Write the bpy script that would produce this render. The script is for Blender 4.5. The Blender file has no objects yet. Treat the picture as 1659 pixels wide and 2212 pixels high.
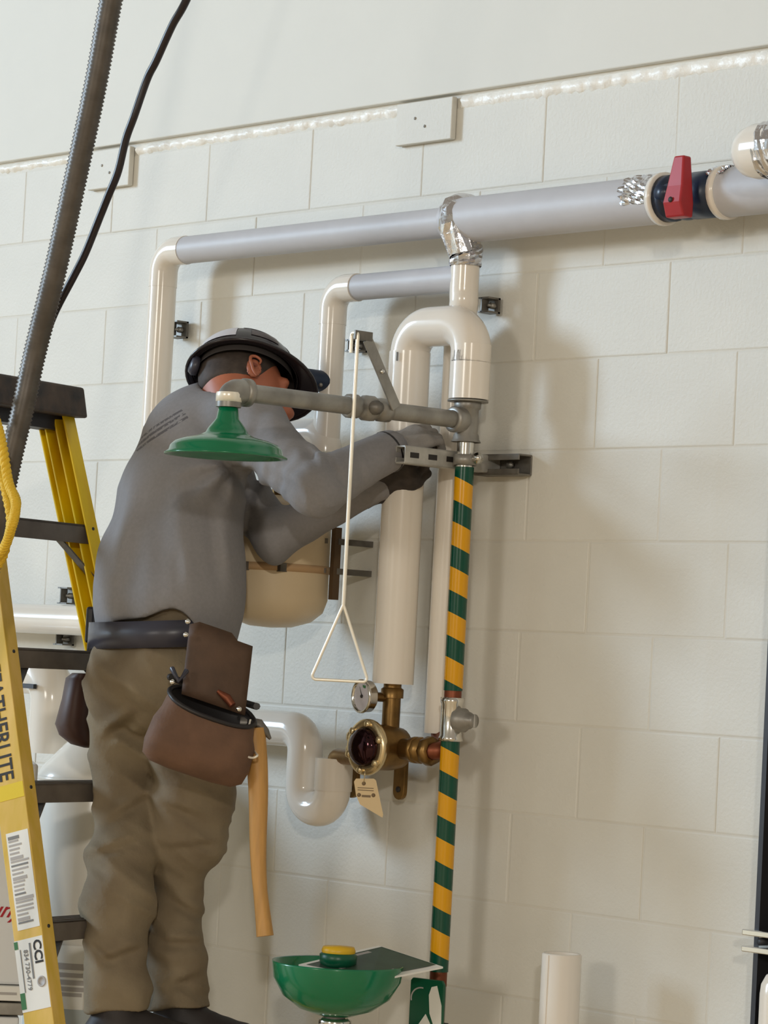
import bpy, math, random
import numpy as np
from mathutils import Vector, Matrix
random.seed(7); np.random.seed(7)
scene = bpy.context.scene
COL = scene.collection
R_ = math.radians

# ------------------------------------------------------------------ camera
CAM = np.array([4.4219, -4.7631, 1.5426])
YAW, PIT, ROL, FPX = 0.8394, 0.0494, -0.0527, 6507.0
W, H = 1659.0, 2212.0
_v = np.array([-math.sin(YAW)*math.cos(PIT), math.cos(YAW)*math.cos(PIT), math.sin(PIT)])
_r0 = np.array([math.cos(YAW), math.sin(YAW), 0.0])
_u0 = np.cross(_r0, _v)
_r = _r0*math.cos(ROL) - _u0*math.sin(ROL)
_u = _r0*math.sin(ROL) + _u0*math.cos(ROL)
cam_d = bpy.data.cameras.new('camera')
cam_d.sensor_fit = 'VERTICAL'; cam_d.sensor_height = 24.0
cam_d.lens = FPX/H*24.0
cam_d.clip_start = 0.05; cam_d.clip_end = 100
cam = bpy.data.objects.new('camera', cam_d); COL.objects.link(cam)
m = Matrix.Identity(4)
for i in range(3):
    m[i][0], m[i][1], m[i][2], m[i][3] = _r[i], _u[i], -_v[i], CAM[i]
cam.matrix_world = m
scene.camera = cam

# ------------------------------------------------------------------ light
scene.view_settings.view_transform = 'Standard'
scene.view_settings.look = 'None'
scene.view_settings.gamma = 1.0
scene.view_settings.use_curve_mapping = False
scene.view_settings.exposure = -0.04
world = bpy.data.worlds.new('world'); scene.world = world
world.use_nodes = True
bg = world.node_tree.nodes['Background']
bg.inputs[0].default_value = (1.0, 0.86, 0.68, 1); bg.inputs[1].default_value = 0.33

def area(name, loc, target, sx, sy, power, col):
    d = bpy.data.lights.new(name, 'AREA'); d.shape = 'RECTANGLE'; d.size = sx; d.size_y = sy
    d.energy = power; d.color = col
    o = bpy.data.objects.new(name, d); COL.objects.link(o)
    o.location = loc
    o.rotation_euler = (Vector(target)-Vector(loc)).to_track_quat('-Z', 'Y').to_euler()
    return o
TGT = (-0.5, -0.1, 1.9)
area('daylight_side_window', (-18.0, -13.4, 7.15), (0.5, -0.1, 1.7), 3.4, 6.1, 3150, (0.61, 0.80, 1.0))
area('daylight_front_window', (2.4, -15.7, 4.65), TGT, 2.4, 2.1, 330, (1.0, 0.94, 0.84))
area('daylight_far_window', (16.9, -15.7, 6.2), TGT, 0.6, 0.6, 850, (1.0, 0.94, 0.84))

# ------------------------------------------------------------------ helpers
def P(px, py, d):
    """photo pixel -> world point on the vertical plane d metres in front of the block wall"""
    k = _v*FPX + _r*(px-W/2) - _u*(py-H/2)
    t = (-d-CAM[1])/k[1]
    return Vector(CAM + k*t)
def s2l(c):
    c = c/255.0
    return c/12.92 if c <= 0.04045 else ((c+0.055)/1.055)**2.4
def rgb(r, g, b): return (s2l(r), s2l(g), s2l(b), 1.0)

MATS = {}
def mat(name, col, rough=0.5, metal=0.0, var=0.0, vscale=8.0, bump=0.0, bscale=60.0, spec=0.5, col2=None, stretch=None, coat=0.0):
    if name in MATS: return MATS[name]
    m = bpy.data.materials.new(name); m.use_nodes = True
    nt = m.node_tree; b = nt.nodes['Principled BSDF']
    b.inputs['Base Color'].default_value = col
    b.inputs['Roughness'].default_value = rough
    b.inputs['Metallic'].default_value = metal
    b.inputs['Specular IOR Level'].default_value = spec
    if coat: b.inputs['Coat Weight'].default_value = coat
    tc = None
    def coords():
        nonlocal tc
        if tc is None:
            t = nt.nodes.new('ShaderNodeTexCoord'); mp = nt.nodes.new('ShaderNodeMapping')
            nt.links.new(t.outputs['Object'], mp.inputs['Vector'])
            if stretch: mp.inputs['Scale'].default_value = stretch
            tc = mp.outputs['Vector']
        return tc
    if var > 0 or col2:
        n = nt.nodes.new('ShaderNodeTexNoise'); n.inputs['Scale'].default_value = vscale; n.inputs['Detail'].default_value = 5
        nt.links.new(coords(), n.inputs['Vector'])
        cr = nt.nodes.new('ShaderNodeValToRGB')
        c2 = col2 if col2 else tuple(max(0, c*(1-var)) for c in col[:3])+(1,)
        c1 = col if col2 else tuple(min(1, c*(1+var*0.6)) for c in col[:3])+(1,)
        cr.color_ramp.elements[0].position = 0.33; cr.color_ramp.elements[0].color = c2
        cr.color_ramp.elements[1].position = 0.67; cr.color_ramp.elements[1].color = c1
        nt.links.new(n.outputs['Fac'], cr.inputs['Fac']); nt.links.new(cr.outputs['Color'], b.inputs['Base Color'])
    if bump > 0:
        n = nt.nodes.new('ShaderNodeTexNoise'); n.inputs['Scale'].default_value = bscale; n.inputs['Detail'].default_value = 4
        nt.links.new(coords(), n.inputs['Vector'])
        bp = nt.nodes.new('ShaderNodeBump'); bp.inputs['Strength'].default_value = bump; bp.inputs['Distance'].default_value = 0.004
        nt.links.new(n.outputs['Fac'], bp.inputs['Height']); nt.links.new(bp.outputs['Normal'], b.inputs['Normal'])
    MATS[name] = m
    return m

PAINT = mat('painted_block', rgb(214, 212, 204), 0.55, var=0.03, vscale=5, bump=0.25, bscale=120)
MORTAR = mat('painted_mortar', rgb(212, 209, 200), 0.6, bump=0.2, bscale=90)
DRYWALL = mat('painted_drywall', rgb(216, 215, 208), 0.6, var=0.01, bump=0.06, bscale=60)
FLOOR = mat('wood_floor', rgb(230, 204, 166), 0.6, var=0.15, vscale=2)
FOAM = mat('white_sealant', rgb(244, 242, 236), 0.4, bump=0.5, bscale=80)
PVC = mat('white_pvc_jacket', rgb(232, 225, 215), 0.16, var=0.015, vscale=6, spec=0.6)
ASJ = mat('skylit_paper_jacket', rgb(190, 190, 195), 0.5, var=0.03, vscale=14, bump=0.1, bscale=50)  # matte jacket; cool grey tint puts skylight into the level runs' colour
FOIL = mat('foil_wrap', rgb(215, 216, 222), 0.16, 1.0, bump=0.5, bscale=45)
GALV = mat('galvanised_steel', rgb(150, 147, 141), 0.42, 0.55, var=0.25, vscale=22, bump=0.08, bscale=80)
STRUT = mat('dull_strut_steel', rgb(118, 114, 108), 0.45, 0.5, var=0.3, vscale=25)
CHROME = mat('bright_steel', rgb(222, 220, 214), 0.16, 1.0)
SILVER = mat('pull_rod_steel', rgb(246, 240, 226), 0.28, 0.25)
DARK = mat('dark_steel', rgb(52, 52, 56), 0.5, 0.3)
GREEN = mat('green_enamel', rgb(0, 112, 72), 0.22, coat=0.3)
DKGREEN = mat('dark_green_plastic', rgb(2, 84, 58), 0.35)
YELLOWP = mat('yellow_plastic', rgb(226, 180, 30), 0.4)
RED = mat('red_handle', rgb(168, 36, 44), 0.4, var=0.1)
BLUE = mat('navy_valve', rgb(26, 42, 66), 0.35, var=0.1)
BRASS = mat('aged_bronze', rgb(136, 106, 62), 0.38, 0.85, var=0.35, vscale=20, bump=0.1)
PALEBRASS = mat('polished_bronze', rgb(226, 206, 164), 0.25, 0.9)
COPPER = mat('copper_end', rgb(128, 72, 50), 0.45, 0.7, var=0.2)
DARKCAP = mat('dark_polished_cap', rgb(58, 36, 40), 0.08, 0.9)
WHITEP = mat('white_paper', rgb(236, 236, 232), 0.5)
GREYP = mat('grey_print', rgb(128, 128, 128), 0.6)
LGREYP = mat('pale_grey_print', rgb(176, 172, 170), 0.6)
BLACKP = mat('black_print', rgb(38, 34, 32), 0.6)
REDP = mat('red_print', rgb(176, 22, 40), 0.6)
GREENP = mat('green_print', rgb(60, 120, 72), 0.6)
TAG = mat('cream_tag', rgb(212, 188, 146), 0.55, var=0.05)
TANK = mat('cream_tank', rgb(226, 205, 170), 0.4, var=0.03)
HEATER = mat('white_enamel', rgb(224, 220, 212), 0.2)
CARTON = mat('white_carton', rgb(226, 228, 230), 0.6)
RAIL = mat('yellow_fibreglass', rgb(240, 206, 14), 0.42, var=0.1, vscale=9, col2=rgb(228, 188, 16), stretch=(3, 3, 0.6))
RAIL2 = mat('weathered_fibreglass', rgb(226, 190, 104), 0.5, var=0.1, vscale=9, col2=rgb(210, 176, 60), stretch=(3, 3, 0.8))
TREAD = mat('ladder_tread', rgb(112, 105, 98), 0.55, 0.25, var=0.2, vscale=16)
CAPM = mat('ladder_cap', rgb(80, 66, 56), 0.6, var=0.5, vscale=22, col2=rgb(46, 42, 42), bump=0.3, bscale=40)
ROPE = mat('yellow_rope', rgb(226, 186, 44), 0.6, bump=0.4, bscale=300)
CONDUIT = mat('grey_conduit', rgb(92, 86, 80), 0.42, 0.35, var=0.2, vscale=30)
CABLE = mat('black_cable', rgb(30, 20, 26), 0.35)
SKIN = mat('skin', rgb(176, 106, 78), 0.5, var=0.08, vscale=20)
PANTS = mat('khaki_canvas', rgb(134, 121, 98), 0.85, var=0.1, vscale=7, col2=rgb(112, 98, 78), bump=0.25, bscale=160)
SHOE = mat('black_boot', rgb(38, 32, 32), 0.6)
LEATHER = mat('brown_suede', rgb(104, 76, 58), 0.75, var=0.2, vscale=16, bump=0.25, bscale=120)
DLEATHER = mat('dark_leather', rgb(68, 42, 34), 0.55, var=0.15, vscale=14)
BELTM = mat('black_belt_leather', rgb(58, 58, 70), 0.35, var=0.1)
BLACKL = mat('black_leather', rgb(28, 25, 27), 0.45)
GLOVE = mat('grey_knit_glove', rgb(150, 145, 140), 0.9, var=0.12, vscale=30, bump=0.3, bscale=250)
DGLOVE = mat('dark_rubber_palm', rgb(62, 54, 50), 0.7, var=0.35, vscale=30, col2=rgb(36, 32, 32))
HAT = mat('black_hard_hat', rgb(38, 33, 37), 0.22)
HATIN = mat('hat_lining', rgb(66, 60, 58), 0.8)
STICKW = mat('pale_sticker', rgb(200, 198, 204), 0.35)
STICKG = mat('green_sticker', rgb(150, 160, 128), 0.4, var=0.2, vscale=30)
STICKP = mat('faded_sticker', rgb(150, 130, 126), 0.3, var=0.3, vscale=25)
WOOD = mat('hickory_handle', rgb(196, 148, 82), 0.5, var=0.15, vscale=10, stretch=(6, 6, 0.6))
GLASS_DIAL = mat('gauge_dial', rgb(198, 196, 206), 0.2)

class MB:
    """collects geometry in world coordinates, builds ONE mesh object"""
    def __init__(s): s.v = []; s.f = []; s.sm = []
    def add(s, v, f, smooth=True):
        o = len(s.v); s.v += [tuple(x) for x in v]; s.f += [tuple(i+o for i in q) for q in f]; s.sm += [smooth]*len(f); return s
    def box(s, c, sz, ax=None, taper=1.0):
        ax = ax or (Vector((1,0,0)), Vector((0,1,0)), Vector((0,0,1))); c = Vector(c); v = []
        for k in (-1, 1):
            t = taper if k > 0 else 1.0
            for i, j in ((-1,-1),(1,-1),(1,1),(-1,1)):
                v.append(c + ax[0]*(i*sz[0]/2*t) + ax[1]*(j*sz[1]/2*t) + ax[2]*(k*sz[2]/2))
        return s.add(v, [(3,2,1,0),(4,5,6,7),(0,1,5,4),(1,2,6,5),(2,3,7,6),(3,0,4,7)], False)
    def tube(s, pts, r, seg=20, caps=True, closed=False):
        pts = [Vector(p) for p in pts]; n = len(pts)
        rr = r if hasattr(r, '__len__') else [r]*n
        tan = []
        for i in range(n):
            a = pts[(i-1) % n] if (i > 0 or closed) else pts[i]; b = pts[(i+1) % n] if (i < n-1 or closed) else pts[i]
            tan.append((b-a).normalized())
        u = tan[0].orthogonal().normalized(); v = []
        for i in range(n):
            u = (u - tan[i]*u.dot(tan[i])).normalized(); w = tan[i].cross(u)
            for k in range(seg):
                a = 2*math.pi*k/seg; v.append(pts[i] + (u*math.cos(a)+w*math.sin(a))*rr[i])
        f = []
        for i in range(n if closed else n-1):
            j = (i+1) % n
            for k in range(seg):
                l = (k+1) % seg; f.append((i*seg+k, i*seg+l, j*seg+l, j*seg+k))
        s.add(v, f, True)
        if caps and not closed:
            s.add(v[:seg], [tuple(range(seg))[::-1]], False); s.add(v[-seg:], [tuple(range(seg))], False)
        return s
    def lathe(s, prof, o, d, seg=32, sx=1.0, xdir=None):
        """prof: (radius, height along d)"""
        o = Vector(o); d = Vector(d).normalized(); u = (Vector(xdir) if xdir else d.orthogonal()).normalized(); w = d.cross(u); v = []
        for r, h in prof:
            for k in range(seg):
                a = 2*math.pi*k/seg; v.append(o + d*h + (u*math.cos(a)*sx + w*math.sin(a))*max(r, 1e-5))
        f = []
        for i in range(len(prof)-1):
            for k in range(seg):
                l = (k+1) % seg; f.append((i*seg+k, i*seg+l, (i+1)*seg+l, (i+1)*seg+k))
        s.add(v, f, True); return s
    def prism(s, poly, n, depth):
        """closed polygon (world points) extruded along n"""
        n = Vector(n)*depth; a = [Vector(p) for p in poly]; k = len(a)
        v = a + [p+n for p in a]
        f = [tuple(range(k))[::-1], tuple(range(k, 2*k))] + [(i, (i+1) % k, k+(i+1) % k, k+i) for i in range(k)]
        return s.add(v, f, False)
    def build(s, name, material, parent=None, org=None, label=None, bevel=0.0, bseg=2):
        o_ = Vector(parent['_org']) if parent is not None else (Vector(org) if org is not None else sum((Vector(x) for x in s.v), Vector())/max(1, len(s.v)))
        me = bpy.data.meshes.new(name); me.from_pydata([tuple(Vector(x)-o_) for x in s.v], [], s.f); me.update()
        me.polygons.foreach_set('use_smooth', s.sm)
        if material: me.materials.append(material)
        o = bpy.data.objects.new(name, me); COL.objects.link(o); o['_org'] = tuple(o_)
        if parent is not None: o.parent = parent
        else: o.location = o_
        if label: o['label'] = label
        if bevel:
            b = o.modifiers.new('bevel', 'BEVEL'); b.width = bevel; b.segments = bseg; b.limit_method = 'ANGLE'; b.angle_limit = R_(40)
        return o

def thing(name, label, cat, loc, group=None):
    o = bpy.data.objects.new(name, None); COL.objects.link(o); o.location = loc; o['_org'] = tuple(loc)
    o.empty_display_size = 0.05
    return tag(o, label, cat, group)
def tag(o, label=None, cat=None, group=None, kind=None):
    if label: o['label'] = label
    if cat: o['category'] = cat
    if group: o['group'] = group
    if kind: o['kind'] = kind
    return o
def fillet(path, rad, n=8):
    path = [Vector(p) for p in path]; out = [path[0]]
    for i in range(1, len(path)-1):
        a, b, c = path[i-1], path[i], path[i+1]
        d1 = (a-b).normalized(); d2 = (c-b).normalized(); ang = d1.angle(d2)
        if ang > 3.1: out.append(b); continue
        t = rad/math.tan(ang/2); cen = b + (d1+d2).normalized()*(rad/math.sin(ang/2))
        p0 = b+d1*t - cen; p1 = b+d2*t - cen
        q = p0.rotation_difference(p1)
        for k in range(n+1): 
            r = p0.copy(); r.rotate(Matrix.Identity(3).to_quaternion().slerp(q, k/n)); out.append(cen+r)
    out.append(path[-1]); return out
def smooth_path(pts, sub=8):
    pts = [Vector(p) for p in pts]; out = []
    for i in range(len(pts)-1):
        p0 = pts[max(i-1, 0)]; p1 = pts[i]; p2 = pts[i+1]; p3 = pts[min(i+2, len(pts)-1)]
        for k in range(sub):
            t = k/sub
            out.append(0.5*((2*p1)+(p2-p0)*t+(2*p0-5*p1+4*p2-p3)*t*t+(3*p1-p0-3*p2+p3)*t**3))
    out.append(pts[-1]); return out
def text_mesh(txt, name, material, origin, right, up, size, parent, extrude=0.0004, shear=0.0, align='LEFT', bold=0.0, squeeze=1.0):
    c = bpy.data.curves.new(name, 'FONT'); c.body = txt; c.size = size; c.extrude = extrude; c.shear = shear; c.align_x = align; c.offset = bold; c.resolution_u = 3
    t = bpy.data.objects.new(name+'_tmp', c); COL.objects.link(t)
    dg = bpy.context.evaluated_depsgraph_get()
    me = bpy.data.meshes.new_from_object(t.evaluated_get(dg))
    bpy.data.objects.remove(t); bpy.data.curves.remove(c)
    right = Vector(right).normalized()*squeeze; up = Vector(up).normalized(); n = right.cross(up).normalized()
    o_ = Vector(parent['_org'])
    for v in me.vertices:
        q = Vector(origin) + right*v.co.x + up*v.co.y + n*v.co.z
        v.co = q - o_
    me.materials.clear(); me.materials.append(material); me.name = name
    o = bpy.data.objects.new(name, me); COL.objects.link(o); o.parent = parent; o['_org'] = tuple(o_)
    return o

X_, Y_, Z_ = Vector((1,0,0)), Vector((0,1,0)), Vector((0,0,1))
RIGHT = Vector(_r); TOCAM = Vector((-_v[0], -_v[1], 0)).normalized(); VIEW = -TOCAM
RH = Vector((_r0[0], _r0[1], 0))      # horizontal direction to the photo's right

# ------------------------------------------------------------------ setting
B = 0.2032
XL, XR = -4.4, 0.382
wall = MB().box((0.8, 0.1014, 2.25), (38.4, 0.2, 4.5)).build('wall_back', MORTAR, org=(0, 0.1, 0)); tag(wall, kind='structure')
def block_mesh(w):
    mb = MB(); hw = w/2-0.002; hh = B/2-0.002; b = 0.003
    v = []
    for (dx, dz, y) in ((hw, hh, 0.012), (hw, hh, 0.0009), (hw-b, hh-b, 0.0)):
        for i, k in ((-1,-1),(1,-1),(1,1),(-1,1)): v.append((i*dx, y, k*dz))
    f = [(8, 9, 10, 11)]
    for q in range(2):
        for i in range(4):
            j = (i+1) % 4; f.append((q*4+i, q*4+j, q*4+4+j, q*4+4+i))
    me = bpy.data.meshes.new('block'); me.from_pydata(v, [], f); me.update(); me.materials.append(PAINT); return me
bm_cache = {}
for c in range(14):
    z = (c+0.5)*B
    off = 0.0 if c % 2 else 0.2032
    xs = [off + 2*B*k for k in range(-12, 6)]
    for a in xs:
        x0, x1 = max(a, XL), min(a+2*B, 1.6)
        for (p, q) in ((x0, min(x1, XR)), (max(x0, XR+0.22), x1)):
            if q-p < 0.03: continue
            w = round(q-p, 4)
            if w not in bm_cache: bm_cache[w] = block_mesh(w)
            o = bpy.data.objects.new('block', bm_cache[w]); COL.objects.link(o); o.parent = wall
            o.location = ((p+q)/2, -0.1 + random.uniform(-0.0005, 0.0004), z); o.rotation_euler = (random.uniform(-.004, .004), 0, random.uniform(-.003, .003))
up = MB().box((0.8, 0.02, 5.4), (38.4, 0.07, 5.048)).build('wall_upper', DRYWALL, org=(0, 0, 2.876), bevel=0.003); tag(up, kind='structure')
# lumpy sealant beads between the plates
def bead(n, x0, x1, hgt, seed):
    rnd = random.Random(seed); N = int((x1-x0)/0.012); v = []; f = []; M = 7
    for i in range(N+1):
        x = x0+(x1-x0)*i/N; h = hgt*(0.85+0.3*rnd.random()); d = 0.010*(0.5+rnd.random())
        for k in range(M):
            t = k/(M-1); a = math.pi*t
            v.append((x, 0.004-math.sin(a)*d*(0.7+0.6*rnd.random()), 2.872-h*t))
    for i in range(N):
        for k in range(M-1): f.append((i*M+k, i*M+k+1, (i+1)*M+k+1, (i+1)*M+k))
    tag(MB().add(v, f).build('trim_%d' % n, FOAM, org=((x0+x1)/2, 0, 2.85)), kind='structure')
bead(1, -4.4, -2.10, 0.026, 1); bead(2, -1.93, -0.89, 0.030, 2); bead(3, -0.69, 1.5, 0.036, 3)
for i, (x0, x1, z0, z1, lab) in enumerate([(-2.125, -1.945, 2.762, 2.866, 'flat painted steel clip plate under the upper wall beside the conduit'), (-0.895, -0.702, 2.768, 2.868, 'flat painted steel clip plate with two screws above the long pipe')]):
    pl = thing('clip_plate', lab, 'plate', ((x0+x1)/2, -0.01, z0), 'clip plates along the top of the block wall')
    MB().box(((x0+x1)/2, -0.010, (z0+z1)/2), (x1-x0, 0.016, z1-z0)).build('plate', PAINT, pl, bevel=0.002)
    for dx, dz in ((-0.03, 0.01), (0.005, -0.012)):
        MB().lathe([(0.0035, 0), (0.0035, 0.0015), (0, 0.0018)], ((x0+x1)/2+dx, -0.018, (z0+z1)/2+dz), (0,-1,0), 10).build('screw', GALV, pl)
tag(MB().box((0.8, -7.95, -0.05), (38.4, 16.3, 0.1)).build('floor', FLOOR, org=(0, 0, 0)), kind='structure')
# side wall and front wall of the hall, each with its windows (behind the camera / out of frame)
def wall_with_holes(name, u0, u1, z1, holes, to_world, mt):
    mb = MB(); us = sorted({u0, u1, *[h[0] for h in holes], *[h[1] for h in holes]})
    for a, b in zip(us[:-1], us[1:]):
        segs = [(0.0, z1)]
        for h in holes:
            if h[0] <= a and h[1] >= b:
                segs = [(0.0, h[2]), (h[3], z1)]
        for s0, s1 in segs: 
            c, sz = to_world((a+b)/2, (s0+s1)/2, b-a, s1-s0); mb.box(c, sz)
    tag(mb.build(name, mt), kind='structure')
wall_with_holes('wall_left', -16.2, 0.1, 11.0, [(-15.3, -11.5, 3.9, 10.4)], lambda u, z, du, dz: ((-18.3, u, z), (0.2, du, dz)), DRYWALL)
wall_with_holes('wall_front', -18.4, 20.0, 11.0, [(1.0, 3.8, 3.4, 5.9), (15.7, 18.1, 5.0, 7.4)], lambda u, z, du, dz: ((u, -16.1, z), (du, 0.2, dz)), DRYWALL)
def window(n, c, sx, sy, sz):
    r = thing('window_%d' % n, None, None, c); tag(r, kind='structure'); del_ = [k for k in ('label', 'category') if k in r.keys()]
    for d in (-1, 1):
        MB().box((c[0]+d*sx/2, c[1]+d*sy/2, c[2]), (0.06, 0.06, sz)).build('window_frame', DARK, r)
        MB().box((c[0], c[1], c[2]+d*sz/2), (max(sx, .06), max(sy, .06), 0.06)).build('window_frame', DARK, r)
window(1, (-18.3, -13.4, 7.15), 0.0, 3.8, 6.5); window(2, (2.4, -16.1, 4.65), 2.8, 0.0, 2.5); window(3, (16.9, -16.1, 6.2), 2.4, 0.0, 2.4)

# ------------------------------------------------------------------ pipes on the wall
def pipe(name, mat_, pts, r, parent, fil=None, seg=28, label=None):
    return MB().tube(fillet(pts, fil, 10) if fil else pts, r, seg).build(name, mat_, parent, label=label)
def foil_lump(name, c, ax, rad, ln, parent, seed, seg=18, n=8, a0=0, a1=2*math.pi, label=None, ragged=False):
    """crumpled foil sleeve around axis ax"""
    rnd = random.Random(seed); c = Vector(c); ax = Vector(ax).normalized(); u = Vector((0, 0, 1)) if abs(ax.z) < .9 else Vector((0,-1,0)); u = (u-ax*u.dot(ax)).normalized(); w = ax.cross(u); v = []; f = []
    for i in range(n+1):
        for k in range(seg+1):
            a = a0+(a1-a0)*k/seg; rr = rad(i/n) if callable(rad) else rad
            rr *= 1+0.05*rnd.uniform(-1, 1)
            h = (i/n-0.5)*ln + (rnd.uniform(-1, 1)*ln*0.12 if ragged and i in (0,) else 0)
            v.append(c+ax*h+(u*math.cos(a)+w*math.sin(a))*rr)
    for i in range(n):
        for k in range(seg): f.append((i*(seg+1)+k, i*(seg+1)+k+1, (i+1)*(seg+1)+k+1, (i+1)*(seg+1)+k))
    return MB().add(v, f, False).build(name, FOIL, parent, label=label)
def clamp(lab, c, w=0.04, h=0.04, tilt=0.0):
    t = thing('pipe_clamp', lab, 'clamp', c, 'strut clamps on the block wall'); c = Vector(c)
    MB().box(c+Vector((0, 0.012, 0)), (w, 0.006, h)).build('back_plate', STRUT, t)
    for s in (-1, 1): MB().box(c+Vector((0, -0.004, s*(h/2-0.002))), (w, 0.038, 0.004)).build('flange', STRUT, t)
    MB().box(c+Vector((-w*0.2, -0.012, 0)), (0.004, 0.022, h*0.9)).build('lip', STRUT, t)
    MB().lathe([(0.008, 0), (0.008, 0.012), (0.004, 0.012), (0.004, 0.02), (0, 0.02)], c+Vector((0.004, 0.008, 0)), (0,-1,0), 6).build('bolt', GALV, t)
    return t

D1 = 0.10
xT = P(985, 470, D1).x                       # tee
zM = 2.553
# long upper pipe: right of the tee, thick
px_ = lambda px, py, d=D1: P(px, py, d).x
main = thing('insulated_pipe', 'long thick grey-white insulated pipe running level along the top to the right edge', 'pipe', (xT, -D1, zM))
xV0, xV1 = px_(1442, 425), px_(1563, 415)
pipe('pipe_jacket', ASJ, [(xT-0.01, -D1, zM), (xV0-0.008, -D1, zM)], 0.0525, main)
pipe('pipe_jacket', ASJ, [(xV1+0.012, -D1, zM), (0.9, -D1, zM)], 0.0525, main)
MB().lathe([(0.046, 0), (0.057, 0), (0.057, 0.014), (0.05, 0.014)], (xV0-0.016, -D1, zM), X_, 28).build('end_collar', PVC, main)
MB().lathe([(0.046, 0), (0.057, 0), (0.057, 0.016), (0.05, 0.016)], (xV1, -D1, zM), X_, 28).build('end_collar', PVC, main)
foil_lump('foil_wrap', (px_(1402, 410), -D1, zM), X_, lambda t: 0.0545, 0.075, main, 5, a0=0.15, a1=1.85, ragged=True, label='shiny foil patch')
foil_lump('foil_wrap', (px_(1572, 385), -D1, zM), X_, lambda t: 0.0545, 0.05, main, 6, a0=0.1, a1=0.95, ragged=True, label='shiny foil patch')
MB().lathe([(0.003, 0), (0.003, 0.004), (0, 0.005)], P(1205, 497, 0.075), (0,-.3,-1), 8).build('pin', DARK, main)
left = thing('insulated_pipe', 'slim insulated pipe along the top turning down at its left end behind the worker', 'pipe', (-1.2, -D1, 2.5))
xLft = px_(347, 700)
pipe('horizontal_run', ASJ, [(xT, -D1, zM), (xLft+0.07, -D1, zM)], 0.035, left)
pipe('elbow', PVC, [(xLft+0.09, -D1, zM), (xLft, -D1, zM), (xLft, -D1, zM-0.09)], 0.0365, left, fil=0.052)
pipe('riser', PVC, [(xLft, -D1, zM-0.07), (xLft, -D1, 1.45)], 0.0355, left)
# middle branch
zB = 2.42; xB = px_(718, 700)
mid = thing('insulated_pipe', 'short insulated pipe below the long one, turning down above the shower arm', 'pipe', (-0.8, -D1, zB))
pipe('horizontal_run', ASJ, [(-0.54, -D1, zB), (xB+0.06, -D1, zB)], 0.031, mid)
pipe('elbow', PVC, [(xB+0.085, -D1, zB), (xB, -D1, zB), (xB, -D1, zB-0.085)], 0.0335, mid, fil=0.047)
pipe('riser', PVC, [(xB, -D1, zB-0.07), (xB, -D1, 2.05)], 0.0325, mid)
pipe('tee_branch', PVC, [(xB, -D1, 2.03), (xB, -D1, 2.075), (xB-0.36, -D1, 2.075), (xB-0.36, -D1-0.03, 1.96)], 0.038, mid, fil=0.04)
# drop from the foil tee
xD = P(1007, 540, .10).x
drop = thing('insulated_pipe', 'tall narrow insulated pipe dropping from the foil elbow to the brass valve', 'pipe', (xD, -0.1, 2.0))
x2_ = P(1003, 660, .06).x*.6+P(936, 1540, .06).x*.4
pts = [(xD, -.10, 2.52), (xD, -.10, 2.44), (xD, -.10, 2.385), (xD, -.099, 2.355), (x2_, -.062, 2.28), (x2_, -.06, 2.25), (x2_, -.06, 2.0), (x2_, -.06, 1.385)]
pipe('pipe_jacket', PVC, smooth_path(pts, 4), 0.033, drop)
fo = thing('foil_elbow', 'crumpled shiny foil wrap on the tee of the long pipe', 'foil wrap', (xT-0.01, -0.13, 2.53))
cz = P(973, 463, 0.13)
prof = []
rnd = random.Random(3); v = []; f = []
N1, N2 = 12, 22
path = fillet([cz+Vector((0, 0.06, 0.01)), cz+Vector((0, -0.005, 0.012)), Vector((xD, -0.104, 2.478))], 0.035, 8)
mb = MB().tube(path, [0.042*(1-0.25*max(0, (i/(len(path)-1)-0.6))) for i in range(len(path))], 22, True)
mb.v = [tuple(Vector(q)+Vector((rnd.uniform(-1, 1), rnd.uniform(-1, 1), rnd.uniform(-1, 1)))*0.0035) for q in mb.v]; mb.sm = [False]*len(mb.f)
mb.build('foil_sleeve', FOIL, fo)
foil_lump('foil_collar', (xD, -0.10, 2.472), Z_, lambda t: 0.037, 0.05, fo, 9)
# loop pipe
xU, dU = -0.466, 0.14
dUl = 0.15; xUl = P(868, 1100, dUl).x
loop = thing('insulated_pipe', 'large white insulated loop bending over from the brass valve to the shower tee', 'pipe', (xU, -dU, 2.2))
zU = 2.306
pipe('elbow_loop', PVC, [(xU, -dU, 2.22), (xU, -dU, zU), (xUl, -dUl, zU), (xUl, -dUl, 2.2)], 0.0455, loop, fil=0.062, seg=32)
pipe('right_leg', PVC, [(xU, -dU, 2.26), (xU, -dU, 2.137)], 0.0455, loop, seg=32)
pipe('left_leg', PVC, [(xUl, -dUl, 2.25), (xUl, -dUl, 1.492)], 0.0475, loop, seg=32)
MB().box((xUl+0.012, -dUl-.05, 2.235), (0.003, 0.004, 0.02)).build('seam_tab', GREYP, loop)
# trap pipe
trap = thing('insulated_pipe', 'white insulated u-bend pipe hanging left of the brass valve', 'pipe', (-0.92, -0.12, 1.3))
xa, xb = px_(655, 1700, .12), px_(722, 1650, .12)
pipe('u_bend', PVC, [(xb, -.12, 1.30), (xb, -.12, 1.19), (xa, -.12, 1.19), (xa, -.12, 1.37), (xa-0.6, -.12, 1.37)], 0.042, trap, fil=0.05, seg=28)
pipe('collar', PVC, [(xb, -.12, 1.31), (xb, -.12, 1.235)], 0.0445, trap)
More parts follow.
